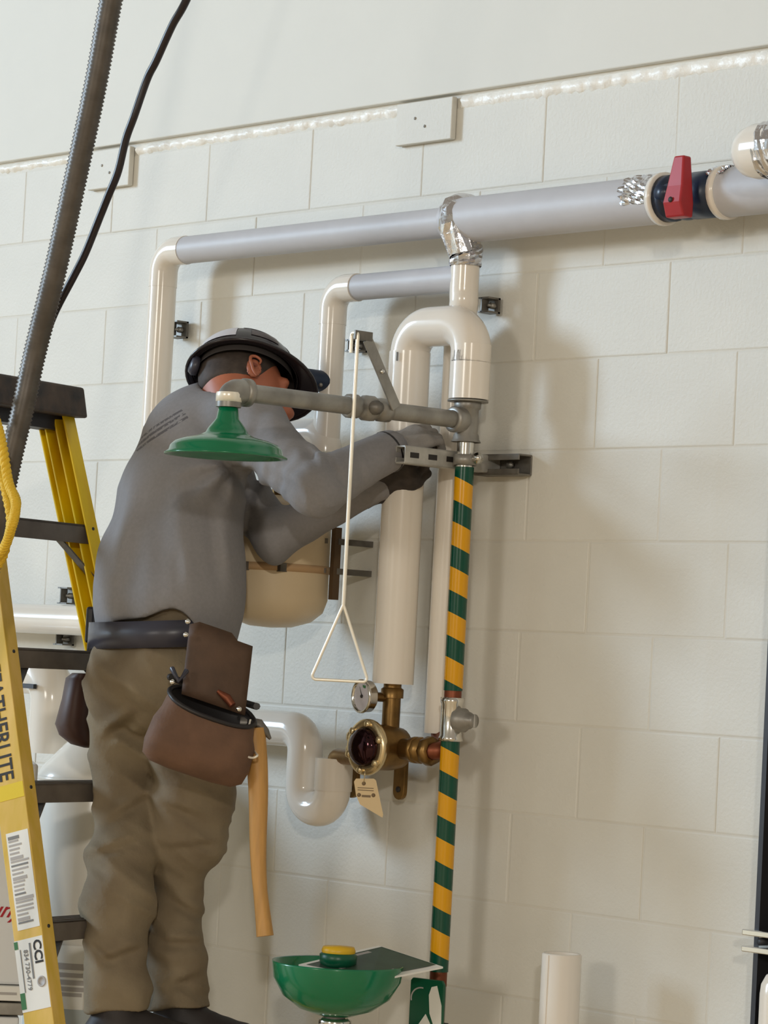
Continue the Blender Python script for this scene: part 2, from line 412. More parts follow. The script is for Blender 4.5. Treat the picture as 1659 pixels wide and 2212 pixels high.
# clamps
clamp('small square strut clamp beside the left pipe riser above the hard hat', (px_(382, 712, .03), -0.025, P(382, 712, .03).z), 0.045, 0.043)
clamp('small square strut clamp right of the foil-topped pipe', (px_(1056, 660, .03), -0.025, P(1056, 660, .03).z), 0.034, 0.036)
clamp('small strut clamp above the low pipe between the ladder rails', (px_(146, 1287, .03), -0.025, P(146, 1287, .03).z), 0.042, 0.045)
clamp('small strut clamp just over the upper ladder step', (px_(137, 1381, .03), -0.025, P(137, 1381, .03).z), 0.042, 0.032)
clamp('small strut clamp behind the top of the pull rod', (px_(768, 745, .03), -0.025, P(768, 747, .03).z), 0.044, 0.03)
# valves
def ball_valve(lab, c, axis, hl, hdir, parts):
    pass
vr = thing('ball_valve', 'navy ball valve with upright red handle on the long pipe', 'valve', ((xV0+xV1)/2, -D1, zM))
MB().lathe([(0.03, 0), (0.05, 0), (0.05, 0.022), (0.038, 0.026), (0.036, 0.034), (0.046, 0.04), (0.05, 0.05), (0.05, 0.062), (0.046, 0.07), (0.04, 0.074), (0.05, 0.08), (0.05, xV1-xV0), (0.03, xV1-xV0)], (xV0, -D1, zM), X_, 26).build('body', BLUE, vr)
MB().lathe([(0.022, 0), (0.022, 0.05), (0.016, 0.052), (0.016, 0.075), (0, 0.075)], (xV0+0.045, -D1, zM), (0,-1,0), 16).build('stem', BLUE, vr)
hx = P(1466, 430, .19).x
hz0, hz1 = P(1466, 470, .19).z, P(1466, 337, .19).z
v = []
for (z, w, y0, y1) in ((hz0, 0.052, -0.172, -0.2), (hz0+0.03, 0.05, -0.17, -0.212), (hz0+0.065, 0.044, -0.172, -0.205), (hz1, 0.028, -0.172, -0.196)):
    v += [(hx-w/2, y0, z), (hx+w/2, y0, z), (hx+w/2, y1, z), (hx-w/2, y1, z)]
f = [(3, 2, 1, 0), (12, 13, 14, 15)]
for q in range(3):
    for i in range(4):
        j = (i+1) % 4; f.append((q*4+i, q*4+j, q*4+4+j, q*4+4+i))
h = MB().add(v, f, False).build('handle', RED, vr, bevel=0.004)
MB().lathe([(0.006, 0), (0.006, 0.001), (0, 0.001)], (hx-0.002, -0.2125, hz0+0.035), (0,-1,0), 12).build('handle_screw', BLACKP, h)
zv = P(705, 820, .15).z
v2 = thing('ball_valve', 'navy ball valve with red handle sticking out above the shower arm', 'valve', (xB, -0.13, zv))
MB().lathe([(0.026, 0), (0.026, 0.05), (0.023, 0.052), (0.023, 0.075), (0.0, 0.075)], (xB+0.0, -D1-0.02, zv), (0,-1,0), 20).build('body', BLUE, v2)
MB().box((xB, -D1-0.106, zv), (0.045, 0.022, 0.048)).build('handle', RED, v2, bevel=0.005)
for s in (-1, 1): MB().lathe([(0.005, 0), (0.005, 0.003), (0, 0.003)], (xB+s*0.018+.01, -D1-0.05, zv-0.012), (.7,-.7,0), 8).build('bolt', GALV, v2)
# pipe end, top right
tr = thing('insulated_pipe', 'round-ended white pipe poking in at the top right corner', 'pipe', P(1640, 330, .25))
c = P(1632, 328, .22)
MB().lathe([(0, -.03), (.02, -.028), (.038, -.018), (.05, -.002), (.056, .022), (.056, .34)], c+Vector((-.015, 0, 0)), X_, 28).build('domed_end', PVC, tr)
foil_lump('foil_wrap', c+Vector((0.06, 0, 0)), X_, lambda t: 0.058, 0.05, tr, 12, label='shiny foil band')
# stub, bottom right
stp = P(1214, 2062, .15)
st = thing('insulated_pipe', 'open-topped white pipe stub standing up at the bottom right', 'pipe', (stp.x, stp.y, 0))
MB().lathe([(0.036, 0), (0.0425, 0), (0.0425, stp.z), (0.039, stp.z+0.003), (0.034, stp.z), (0.034, stp.z-0.1)], (stp.x, stp.y, 0), Z_, 32).build('pipe_jacket', PVC, st)
MB().box((stp.x+0.0, stp.y-0.0425, stp.z-0.25), (0.006, 0.003, 0.5)).build('jacket_seam', PVC, st)
# right edge: dark steel column with strut
cx = XR+0.11
clm = thing('steel_column', 'dark grey steel column at the right end of the block wall', 'column', (cx, 0, 0))
for s in (-1, 1): MB().box((cx+s*0.095, -0.02, 2.1), (0.012, 0.12, 4.2)).build('flange', DARK, clm)
MB().box((cx, -0.02, 2.1), (0.18, 0.012, 4.2)).build('web', DARK, clm)
MB().box((XR-0.008, -0.004, 2.1), (0.012, 0.012, 4.2)).build('edge_highlight', WHITEP, clm)  # white strip paints the highlight along the block wall's end
sp = P(1628, 2032, .10)
sr = thing('strut_channel', 'bright steel strut channel across the dark column at right', 'strut', sp)
for s in (-1, 1): MB().box(sp+Vector((0.12, -0.0, s*0.0165)), (0.27, 0.04, 0.012)).build('flange', CHROME, sr, bevel=0.002)
MB().box(sp+Vector((0.12, 0.018, 0)), (0.24, 0.004, 0.04)).build('web', GALV, sr)
MB().lathe([(0.008, 0), (0.008, 0.02), (0, 0.02)], sp+Vector((0.02, 0.015, 0)), (0,-1,0), 10).build('bolt', DARK, sr)
MB().box(sp+Vector((0.15, 0.055, 0)), (0.06, 0.09, 0.04)).build('stand_off', GALV, sr)
wp = P(1690, 2150, .12)
rp = thing('insulated_pipe', 'white rounded pipe end low on the right edge beside the dark column', 'pipe', wp)
pipe('pipe_jacket', PVC, [wp+Vector((0, 0, 0.0)), wp+Vector((0, 0, -wp.z))], 0.045, rp)
MB().lathe([(0.045, 0), (0.043, 0.02), (0.034, 0.038), (0.018, 0.048), (0, 0.05)], wp, Z_, 24).build('pipe_cap', PVC, rp)

# ------------------------------------------------------------------ emergency shower
xS, dS = -0.468, 0.14
sh = thing('emergency_shower', 'green and yellow striped emergency shower and eyewash station with green head and bowl', 'shower', (xS, -dS, 0))
# striped standpipe material: tilted tape bands
sm = bpy.data.materials.new('striped_tape'); sm.use_nodes = True; nt = sm.node_tree; bs = nt.nodes['Principled BSDF']
tc = nt.nodes.new('ShaderNodeTexCoord'); sx_ = nt.nodes.new('ShaderNodeSeparateXYZ'); nt.links.new(tc.outputs['Object'], sx_.inputs[0])
def mth(op, a, b=None):
    n = nt.nodes.new('ShaderNodeMath'); n.operation = op
    for i, q in enumerate((a, b)):
        if q is None: continue
        if isinstance(q, (int, float)): n.inputs[i].default_value = q
        else: nt.links.new(q, n.inputs[i])
    return n.outputs[0]
acc = mth('ADD', mth('ADD', sx_.outputs[2], mth('MULTIPLY', sx_.outputs[0], 0.30)), mth('MULTIPLY', sx_.outputs[1], 0.36))
fr = mth('FRACT', mth('DIVIDE', mth('SUBTRACT', acc, 1.9505-0.05), 0.1003))
cr = nt.nodes.new('ShaderNodeValToRGB'); cr.color_ramp.interpolation = 'CONSTANT'
cr.color_ramp.elements[0].color = rgb(222, 160, 14); cr.color_ramp.elements[1].position = 0.52; cr.color_ramp.elements[1].color = rgb(0, 72, 54)
nt.links.new(fr, cr.inputs[0]); nt.links.new(cr.outputs[0], bs.inputs['Base Color']); bs.inputs['Roughness'].default_value = 0.2
zTop = 1.985
MB().tube([(xS, -dS, 0.0), (xS, -dS, 0.84)], 0.019, 24).build('lower_standpipe', GALV, sh)
MB().tube([(xS, -dS, 0.862), (xS, -dS, 1.375)], 0.0215, 28).build('striped_standpipe', sm, sh, label='green and yellow striped tape wrap')
MB().tube([(xS, -dS, 1.485), (xS, -dS, zTop)], 0.0215, 28).build('striped_standpipe', sm, sh, label='green and yellow striped tape wrap')
MB().tube([(xS, -dS, 0.83), (xS, -dS, 1.50)], 0.0195, 24).build('pipe_core', COPPER, sh)
# union valve between the striped lengths
zu = P(968, 1550, dS).z
MB().lathe([(0.02, 0.045), (0.027, 0.045), (0.027, 0.035), (0.0245, 0.03), (0.0245, -0.04), (0.027, -0.044), (0.027, -0.052), (0.02, -0.052)], (xS, -dS, zu), Z_, 28).build('union_valve', CHROME, sh)
o_ = Vector((xS, -dS, zu-0.004)); du_ = Vector((1.0, 0.2, 0)).normalized()
MB().lathe([(0.027, 0.015), (0.027, 0.035), (0.021, 0.04), (0.019, 0.05), (0.015, 0.056), (0.015, 0.064), (0, 0.064)], o_, du_, 18).build('valve_bonnet', GALV, sh)
MB().tube([o_+du_*0.062+Vector((0, 0, a*0.014)).copy() for a in (-1, 1)], 0.006, 10).build('bonnet_nut', GALV, sh)
# chrome nipple, tee, arm
MB().tube([(xS, -dS, zTop-0.004), (xS, -dS, 2.06)], 0.0195, 24).build('nipple', CHROME, sh)
MB().lathe([(0.034, 0.0), (0.032, 0.004), (0.03, 0.006), (0.0285, 0.016), (0.0255, 0.02), (0.0255, 0.072), (0.03, 0.076), (0.031, 0.09), (0.026, 0.094), (0.02, 0.094)][::-1], (xS, -dS, 2.041), Z_, 28).build('tee_body', GALV, sh)
MB().lathe([(0.030, 0), (0.046, 0.0), (0.046, 0.004), (0.03, 0.004)], (xS, -dS, 2.131), Z_, 28).build('tee_flange', GALV, sh)
zA = 2.089; xE = xS
MB().lathe([(0.02, 0.0), (0.029, 0.018), (0.0295, 0.042), (0.026, 0.046), (0.02, 0.046)], (xS, -dS, zA), (0,-1,0), 24).build('tee_branch', GALV, sh)
arm = MB().tube([(xS, -dS-0.03, zA), (xS, -0.80, zA)], 0.0195, 24).build('shower_arm', GALV, sh)
bv = MB().lathe([(0.0195, -0.01), (0.026, -0.006), (0.026, 0.022), (0.0215, 0.026), (0.0215, 0.034), (0.028, 0.04), (0.028, 0.065), (0.0235, 0.07), (0.0235, 0.085), (0.0265, 0.088), (0.0265, 0.11), (0.0195, 0.112)], (xS, -0.385, zA), (0,-1,0), 12).build('arm_ball_valve', GALV, sh)
MB().lathe([(0.016, 0.0), (0.016, 0.03), (0.012, 0.032), (0.012, 0.042), (0, 0.042)], (xS+0.005, -0.435, zA), (1, -.25, .0), 14).build('valve_stem', STRUT, bv)
# lever: flat bar rising towards the room, then the pull rod
lv0 = P(832, 878, 0.40); lv0.x = xS+0.03; lv1 = Vector((xS+0.032, -0.478, zA+0.145))
lv0 = Vector((xS+0.03, -0.382, zA+0.005))
dl = (lv1-lv0).normalized(); nl = X_; sl = dl.cross(nl).normalized()
MB().box((lv0+lv1)/2, (0.005, 0.026, (lv1-lv0).length), (nl, sl, dl)).build('lever', GALV, bv, bevel=0.001)
MB().box(lv1+Vector((0, -0.012, 0.006)), (0.006, 0.05, 0.02)).build('lever_tip', STRUT, bv, bevel=0.001)
MB().lathe([(0.005, 0), (0.005, 0.004), (0, 0.005)], lv0+dl*0.09+Vector((0.003, 0, 0)), X_, 10).build('rivet', CHROME, bv)
rodx, rody = xS+0.034, -0.508
zr0 = zA+0.148; zr1 = P(718, 1305, .508).z
rd = MB().tube([(rodx, rody, zr0), (rodx, rody, zr1)], 0.0042, 12).build('pull_rod', SILVER, sh)
MB().tube([(rodx-0.02, rody-0.0, zr0), (rodx-0.02, rody-0.0, zr0-0.035)], 0.0042, 10).build('rod_hook', SILVER, rd)
MB().tube(fillet([(rodx, rody, zr0), (rodx, rody, zr0+0.008), (rodx-0.02, rody, zr0+0.008), (rodx-0.02, rody, zr0)], 0.006, 4), 0.004, 8).build('rod_hook', SILVER, rd)
td = RH.copy()
apex = Vector((rodx, rody, zr1)); bz = zr1-0.163
A_ = apex-td*0.062; A_.z = bz; B_ = apex+td*0.062; B_.z = bz
tri = fillet([apex, A_, (A_+B_)/2], 0.008, 5) + fillet([(A_+B_)/2, B_, apex], 0.008, 5)[1:]
MB().tube(tri, 0.0034, 10).build('pull_handle', SILVER, rd)
# elbow and head
hy = -0.826
MB().tube(fillet([(xS, -0.775, zA), (xS, hy, zA), (xS, hy, zA-0.035)], 0.024, 8), 0.0265, 20).build('arm_elbow', GALV, sh)
MB().lathe([(0.0265, 0), (0.03, 0.002), (0.03, 0.016), (0.0265, 0.018)], (xS, -0.772, zA), (0,-1,0), 20).build('elbow_collar', GALV, sh)
zh = P(492, 870, -hy).z
MB().lathe([(0.020, 0), (0.0275, 0.002), (0.0275, zA-0.008-zh), (0.0262, zA-0.004-zh)], (xS, hy, zh), Z_, 20).build('lit_leg_sleeve', SILVER, sh)  # bright sleeve paints window light on the elbow's down leg
hp = [(0.0, 0.0), (0.017, 0.0), (0.017, -0.009), (0.0205, -0.011), (0.024, -0.034), (0.0335, -0.046), (0.041, -0.056), (0.045, -0.064), (0.060, -0.071), (0.090, -0.078), (0.108, -0.085), (0.117, -0.094), (0.1205, -0.105), (0.129, -0.110), (0.129, -0.113), (0.118, -0.113), (0.10, -0.105), (0.0, -0.09)]
MB().lathe([(r, h*1.0) for r, h in hp], (xS, hy, zh), Z_, 48).build('shower_head', GREEN, sh)
# eyewash
be = Vector((-0.484, -0.425, 0.886))
bp = [(0.0, -0.108), (0.035, -0.106), (0.075, -0.094), (0.11, -0.068), (0.132, -0.034), (0.1385, 0.0), (0.1425, 0.002), (0.1425, -0.002), (0.138, -0.034), (0.116, -0.072), (0.08, -0.098), (0.037, -0.112), (0.0, -0.113)]
bowl = MB().lathe(bp, be, Z_, 44).build('eyewash_bowl', GREEN, sh)
MB().tube([be+Vector((0, 0, -0.105)), be+Vector((0, 0, 0.01))], 0.013, 14).build('spray_stem', DKGREEN, bowl)
MB().lathe([(0.013, -0.012), (0.03, -0.004), (0.04, 0.004), (0.041, 0.022), (0.036, 0.026), (0.0, 0.026)], be+Vector((0, 0, -0.003)), Z_, 22).build('spray_head', DKGREEN, bowl)
MB().lathe([(0.036, 0), (0.037, 0.006), (0.034, 0.014), (0.0, 0.016)], be+Vector((0, 0, 0.022)), Z_, 22).build('spray_cap', YELLOWP, bowl)
MB().tube(fillet([be+Vector((0, 0, -0.11)), be+Vector((0, 0, -0.16)), (xS, -dS, be.z-0.16)], 0.03, 6), 0.022, 16).build('bowl_pipe', GALV, sh)
MB().lathe([(0.028, 0), (0.036, 0.004), (0.036, 0.014), (0.028, 0.018)], be+Vector((0, 0, -0.135)), Z_, 18).build('bowl_nut', CHROME, sh)
# push flag with pictogram
fl = P(925, 2168, .19); fz = fl.z
fn = Vector((0.25, -0.97, 0)).normalized(); ft = Vector((0.97, 0.25, 0)).normalized()
def fpt(a, b, o=0.0): return fl + ft*a + Z_*b + fn*o
fw = 0.044
poly = [fpt(-fw, -0.10), fpt(fw, -0.10), fpt(fw, 0.045), fpt(fw-0.006, 0.054), fpt(-fw+0.005, 0.054), fpt(-fw, 0.048)]
flag = MB().prism(poly, fn, 0.008).build('push_flag', DKGREEN, sh, bevel=0.002)
arc = [fpt(-0.026+0.026*math.cos(a)+0.012, 0.010+0.024*math.sin(a), 0.0085) for a in np.linspace(1.4, 3.4, 12)]
MB().tube(arc, 0.0018, 6).build('flag_mark', LGREYP, flag)
MB().prism([fpt(0.006, 0.02, .008), fpt(0.012, 0.038, .008), fpt(0.026, 0.042, .008), fpt(0.04, 0.0, .008), fpt(0.042, -0.06, .008), fpt(0.034, -0.072, .008), fpt(0.01, -0.02, .008)], fn, 0.0008).build('flag_mark', WHITEP, flag)
MB().prism([fpt(-0.02, -0.05, .008), fpt(0.0, -0.022, .008), fpt(0.018, -0.05, .008)], fn, 0.0008).build('flag_mark', WHITEP, flag)
MB().box(fl+Vector((-0.01, 0.03, -0.06)), (0.03, 0.06, 0.03)).build('flag_bracket', DARK, sh)

# leaflet lying across the bowl
c0, c1, c2, c3 = P(645, 2087, .49), P(812, 2121, .43), P(957, 2092, .24), P(818, 2046, .28)
bk = thing('leaflet', 'dark green printed instruction sheet lying across the eyewash bowl', 'paper', (c0+c1+c2+c3)/4)
nb = (c1-c0).cross(c3-c0).normalized()
if nb.z < 0: nb = -nb
MB().prism([c0, c1, c2, c3], nb, 0.004).build('sheet', WHITEP, bk)
def lerp(a, b): return c0*(1-a)*(1-b) + c1*a*(1-b) + c2*a*b + c3*(1-a)*b
GREYGREEN = mat('leaflet_green', rgb(62, 84, 70), 0.4, var=0.15, vscale=30)
def patch(a0, a1, b0, b1, m_, nm, lift): MB().prism([lerp(a0, b0)+nb*lift, lerp(a1, b0)+nb*lift, lerp(a1, b1)+nb*lift, lerp(a0, b1)+nb*lift], nb, 0.0004).build(nm, m_, bk)
patch(0.06, 0.90, 0.04, 0.99, GREYGREEN, 'green_print', 0.004)
patch(0.30, 0.44, 0.12, 0.34, LGREYP, 'printed_block', 0.0046); patch(0.10, 0.16, 0.30, 0.78, LGREYP, 'printed_line', 0.0046)
patch(0.74, 0.80, 0.28, 0.50, LGREYP, 'printed_line', 0.0046); patch(0.30, 0.36, 0.42, 0.62, LGREYP, 'printed_line', 0.0046)

# ------------------------------------------------------------------ strut bracket holding the standpipe
zk = 2.001
sb = thing('strut_bracket', 'grey strut bracket on the wall with an arm clamping the striped pipe', 'bracket', (-0.46, -0.02, zk))
def strut(a, b, w, hgt, face, nm, parent, mt=STRUT):
    """open U strut: web + two flanges; face = direction the slots look"""
    a, b = Vector(a), Vector(b); d = (b-a).normalized(); face = Vector(face); up_ = d.cross(face).normalized(); L = (b-a).length; c = (a+b)/2
    mb = MB().box(c-face*(hgt/2), (L, 0.0035, w), (d, face, up_))
    for s in (-1, 1):
        mb.box(c+up_*(s*w/2), (L, hgt, 0.004), (d, face, up_)); mb.box(c+up_*(s*(w/2-0.006))+face*(hgt/2), (L, 0.004, 0.012), (d, face, up_))
    return mb.build(nm, mt, parent, bevel=0.0008)
xw0, xw1 = P(1040, 1005, .02).x, P(1136, 1007, .02).x
strut((xw0, -0.022, zk-0.002), (xw1, -0.022, zk-0.002), 0.044, 0.04, (0,-1,0), 'wall_channel', sb)
xar = xS-0.042
strut((xar, -0.005, zk), (xar, -0.298, zk), 0.036, 0.03, (-1, 0, 0), 'arm_channel', sb, mat('bright_galvanised', rgb(178, 176, 170), 0.4, 0.35, var=0.2, vscale=25))
for dd in (0.1, 0.16, 0.215, 0.27):
    MB().box((xar+0.0165, -dd, zk), (0.002, 0.026, 0.012)).build('slot', BLACKP, sb)
MB().lathe([(0.0245, -0.012), (0.0265, -0.012), (0.0265, 0.012), (0.0245, 0.012)], (xS, -dS, zk), Z_, 24).build('pipe_clamp_ring', GALV, sb)
MB().lathe([(0.013, 0), (0.013, 0.008), (0.007, 0.01), (0.007, 0.02), (0, 0.02)], (xS+0.03, -dS+.01, zk+0.004), (0.8,-0.6,0), 12).build('clamp_bolt', CHROME, sb)
for dx in (0.035, 0.085): MB().lathe([(0.01, 0), (0.01, 0.006), (0, 0.007)], (xw0+dx, -0.01, zk), (0,-1,0), 6).build('anchor_bolt', GALV, sb)

# ------------------------------------------------------------------ bronze mixing valve
vc = P(802, 1612, .15)
mv = thing('mixing_valve', 'bronze mixing valve with dark domed cap and round gauge under the white pipe', 'valve', vc)
MB().tube([(xUl, -dUl, 1.50), (xUl, -dUl, vc.z+0.01)], 0.0205, 18).build('outlet_riser', BRASS, mv)
MB().lathe([(0.026, -0.02), (0.026, 0.0), (0.02, 0.004)], (xUl, -dUl, 1.492-0.012), Z_, 18).build('riser_collar', BRASS, mv)
vx, vy, vz = xUl, -dUl, vc.z
body = MB().lathe([(0, 0.05), (0.03, 0.048), (0.046, 0.03), (0.052, 0.0), (0.052, -0.045), (0.05, -0.06), (0, -0.06)], (vx, vy, vz), (0, 1, 0), 24)
body.lathe([(0.024, 0), (0.024, 0.05), (0.03, 0.052), (0.03, 0.066), (0.022, 0.068)], (vx+0.03, vy, vz), X_, 16)
body.lathe([(0.024, 0), (0.024, 0.05), (0.03, 0.052), (0.03, 0.066), (0.022, 0.068)], (vx-0.03, vy, vz), -X_, 16)
body.build('body', BRASS, mv)
fc = Vector((vx, vy-0.06, vz))
fld = (0, -1, 0)
MB().lathe([(0.03, 0.0), (0.062, 0.0), (0.064, 0.004), (0.064, 0.012), (0.06, 0.016), (0.044, 0.016), (0.042, 0.01)], fc, fld, 32).build('flange', PALEBRASS, mv)
cp = MB().lathe([(0.043, 0.006), (0.043, 0.024), (0.040, 0.030), (0.030, 0.036), (0.016, 0.040), (0, 0.041)], fc, fld, 28).build('domed_cap', DARKCAP, mv)
for k in range(6):
    a = 2*math.pi*k/6+0.35
    q = fc + Vector((math.cos(a)*0.053, -0.015, math.sin(a)*0.053))
    MB().lathe([(0.0085, 0), (0.0085, 0.007), (0.006, 0.009), (0, 0.009)], q, fld, 6).build('flange_bolt', PALEBRASS, mv)
for s, dz in ((-1, 0.02), (-1, -0.01)): MB().lathe([(0.012, 0), (0.012, 0.012), (0.008, 0.016), (0, 0.016)], (vx-0.068, vy-0.05, vz+dz), (-.5,-.8,0), 8).build('hex_plug', PALEBRASS, mv)
MB().box((vx-0.088, vy+0.0, vz), (0.04, 0.06, 0.075)).build('left_inlet', COPPER, mv, bevel=0.01)
MB().tube(fillet([(vx-0.1, vy, vz-0.03), (xb, -.12, vz-0.03), (xb, -.12, 1.26)], 0.02, 5), 0.018, 14).build('left_inlet_tube', BRASS, mv)
xr_ = x2_
MB().lathe([(0.02, 0.0), (0.03, 0.004), (0.03, 0.025), (0.024, 0.028), (0.024, 0.036), (0.033, 0.04), (0.033, 0.058), (0.02, 0.06)], (vx+0.085, vy, vz), X_, 8).build('right_inlet', BRASS, mv)
MB().tube(smooth_path([(vx+0.13, vy, vz), (vx+.15, vy+.012, vz+.002), (vx+.14, vy+.045, vz+.012), (xr_+.012, -.064, vz+.03), (xr_, -0.06, vz+0.06)], 5), 0.02, 16).build('inlet_elbow', COPPER, mv)
# mounting lugs
for (lx, lz) in ((vx-0.07, vz-0.078), (vx-0.235, vz-0.085)):
    poly = [(lx+math.cos(a)*0.019, -0.052, lz-0.025+math.sin(a)*0.019) for a in np.linspace(math.pi, 2*math.pi, 9)] + [(lx+0.019, -0.052, lz+0.06), (lx-0.019, -0.052, lz+0.06)]
    lg = MB().prism(poly, (0, 1, 0), 0.012).build('mounting_lug', BRASS, mv, bevel=0.002)
    MB().lathe([(0.007, 0), (0.007, 0.0012), (0, 0.0013)], (lx, -0.0525, lz-0.02), (0,-1,0), 10).build('lug_hole', BLACKP, lg)
    MB().tube([(lx, -0.046, lz+0.055), (vx+(lx-vx)*0.5, vy, vz-0.02)], 0.012, 8).build('lug_rib', BRASS, mv)
# gauge
gc = P(784, 1504, .22)
gd = (TOCAM*0.55+Vector((-0.55, -0.62, -0.02))).normalized()
MB().tube([(vx, vy, gc.z), (gc.x, gc.y, gc.z)], 0.009, 12).build('gauge_nipple', BRASS, mv)
MB().lathe([(0.011, 0), (0.011, 0.02)], (vx-0.012, vy-0.012, gc.z), (gc-Vector((vx, vy, gc.z))).normalized(), 6).build('gauge_nut', GALV, mv)
g = MB().lathe([(0, -0.022), (0.03, -0.022), (0.036, -0.016), (0.0365, 0.0), (0.0385, 0.002), (0.0385, 0.007), (0.034, 0.008), (0.0325, 0.002)], gc, gd, 32).build('gauge', CHROME, mv)
MB().lathe([(0.033, 0.002), (0, 0.0021)], gc, gd, 28).build('gauge_dial', GLASS_DIAL, g)
gu = (Z_-gd*gd.z).normalized(); gr = gu.cross(gd).normalized()
nd = (gu*0.9-gr*0.42).normalized(); nn = nd.cross(gd)
MB().prism([gc+gd*.003-nn*.0012, gc+gd*.003+nn*.0012, gc+gd*.003+nd*.024], gd, 0.0006).build('gauge_needle', BLACKP, g)
MB().lathe([(0.004, 0.003), (0.004, 0.005), (0, 0.005)], gc, gd, 10).build('gauge_hub', BLACKP, g)
MB().prism([gc+gd*.003+gu*0.02+gr*0.004, gc+gd*.003+gu*0.026+gr*0.002, gc+gd*.003+gu*0.024+gr*0.014, gc+gd*.003+gu*0.018+gr*0.013], gd, 0.0004).build('dial_mark', GREENP, g)
# tag
t0 = P(793, 1685, .26); tn = TOCAM
tg = thing('paper_tag', 'cream instruction tag hanging below the bronze valve', 'tag', t0)
def tp(a, b, o=0): return t0 + RH*a*0.95 + Z_*b + Vector((0.1, 0.25, 0))*(-b)*0.3 + tn*o
MB().prism([tp(-0.031, -0.005), tp(-0.026, 0.002), tp(0.016, 0.004), tp(0.021, 0.0), tp(0.036, -0.075), tp(0.034, -0.082), tp(-0.018, -0.055), tp(-0.027, -0.035)][::-1], tn, 0.001).build('card', TAG, tg)
for (a, b) in ((-0.008, -0.008), (-0.020, -0.034), (0.014, -0.033)): MB().lathe([(0.0045, 0), (0.0045, 0.0008), (0, 0.0009)], tp(a, b, 0.001), tn, 10).build('punched_mark', mat('tag_print', rgb(120, 100, 74), 0.6), tg)
for b in (-0.018, -0.023): MB().box(tp(-0.004, b, 0.0012), (0.036, 0.0006, 0.0018), (RH, tn, Z_)).build('printed_line', MATS['tag_print'], tg)
MB().box(tp(-0.003, -0.036, 0.0012), (0.020, 0.0006, 0.005), (RH, tn, Z_)).build('printed_box', MATS['tag_print'], tg)
MB().tube(smooth_path([tp(-0.008, -0.006, 0.002), tp(-0.004, 0.02, 0.006), Vector((vx-0.01, vy-0.06, vz-0.05))], 5), 0.0009, 6).build('string', PALEBRASS, tg)

# ------------------------------------------------------------------ expansion tank behind the worker
tc_ = P(592, 1210, .19)
et = thing('expansion_tank', 'cream expansion tank strapped to the wall behind the worker', 'tank', (tc_.x, tc_.y, tc_.z-0.16))
rt = 0.132
MB().lathe([(0, -0.16), (0.05, -0.157), (0.095, -0.143), (0.122, -0.12), (rt, -0.09), (rt, 0.09), (0.122, 0.12), (0.095, 0.14), (0.05, 0.152), (0, 0.155)], tc_, Z_, 40).build('shell', TANK, et)
MB().lathe([(rt, -0.008), (rt+0.002, -0.008), (rt+0.002, 0.010), (rt, 0.010)], tc_+Vector((0, 0, -0.02)), Z_, 40).build('strap', mat('tan_strap', rgb(196, 160, 118), 0.5), et)
for a in (-0.4, 0.25): MB().box(tc_+Vector((math.cos(a-0.8)*rt, math.sin(a-0.8)*rt, -0.02)), (0.014, 0.02, 0.02)).build('strap_buckle', STRUT, et)
sx0 = P(711, 1200, .13)
MB().box((sx0.x, -0.11, tc_.z-0.002), (0.014, 0.02, 0.17)).build('upright', DLEATHER if False else mat('brown_bracket', rgb(92, 72, 50), 0.6), et)
for dz in (-0.02, 0.05): MB().box((sx0.x, -0.055, tc_.z+dz), (0.016, 0.11, 0.014)).build('stand_off', STRUT, et)
for dz in (-0.02, 0.05): MB().box((sx0.x-0.045, -0.16, tc_.z+dz), (0.1, 0.004, 0.012), (Vector((.85,.5,0)), Vector((-.5,.85,0)), Z_)).build('strap_end', STRUT, et)
MB().tube([tc_+Vector((0, 0, 0.15)), tc_+Vector((0, 0, 0.22))], 0.014, 14).build('tank_outlet', BRASS, et)

# ------------------------------------------------------------------ left background: low pipe, heater, carton
lp = P(110, 1338, .10)
lpip = thing('insulated_pipe', 'horizontal white pipe low on the wall seen between the ladder rails', 'pipe', lp)
pipe('pipe_jacket', PVC, [(-3.2, -0.1, lp.z), (-1.62, -0.1, lp.z)], 0.039, lpip)
el = P(110, 1500, .16)
lel = thing('insulated_pipe', 'thick white pipe elbow between the two lower ladder steps', 'pipe', el)
pipe('elbow_jacket', PVC, [(el.x-0.25, -.16, el.z+0.055), (el.x+0.01, -.16, el.z+0.055), (el.x+0.01, -.16, 1.26)], 0.058, lel, fil=0.075)
MB().box(P(62, 1482, .225), (0.055, 0.01, 0.012)).build('pipe_label', DARK, lel)
hc = P(196, 1850, .22); hr = 0.145
ht = thing('water_heater', 'tall white water heater with a cone top standing behind the ladder', 'water heater', (hc.x, hc.y, 0))
ztop = P(150, 1600, .22).z; zsh = P(150, 1668, .22).z
MB().lathe([(0, 0.06), (hr*0.98, 0.06), (hr, 0.075), (hr, zsh-0.01), (hr*0.985, zsh), (hr*0.9, zsh+0.02), (0.075, ztop), (0.06, ztop+0.01), (0.0, ztop+0.012)], (hc.x, hc.y, 0), Z_, 48).build('shell', HEATER, ht)
MB().lathe([(hr+0.001, -0.004), (hr+0.004, -0.002), (hr+0.004, 0.004), (hr+0.001, 0.006)], (hc.x, hc.y, zsh-0.012), Z_, 48).build('top_seam', HEATER, ht)
zlab0, zlab1 = P(165, 2178, .3).z, P(165, 2040, .3).z
MB().lathe([(hr+0.002, 0.06), (hr+0.002, zlab0)], (hc.x, hc.y, 0), Z_, 48).build('lower_band', mat('grey_blue_band', rgb(176, 186, 190), 0.4), ht)
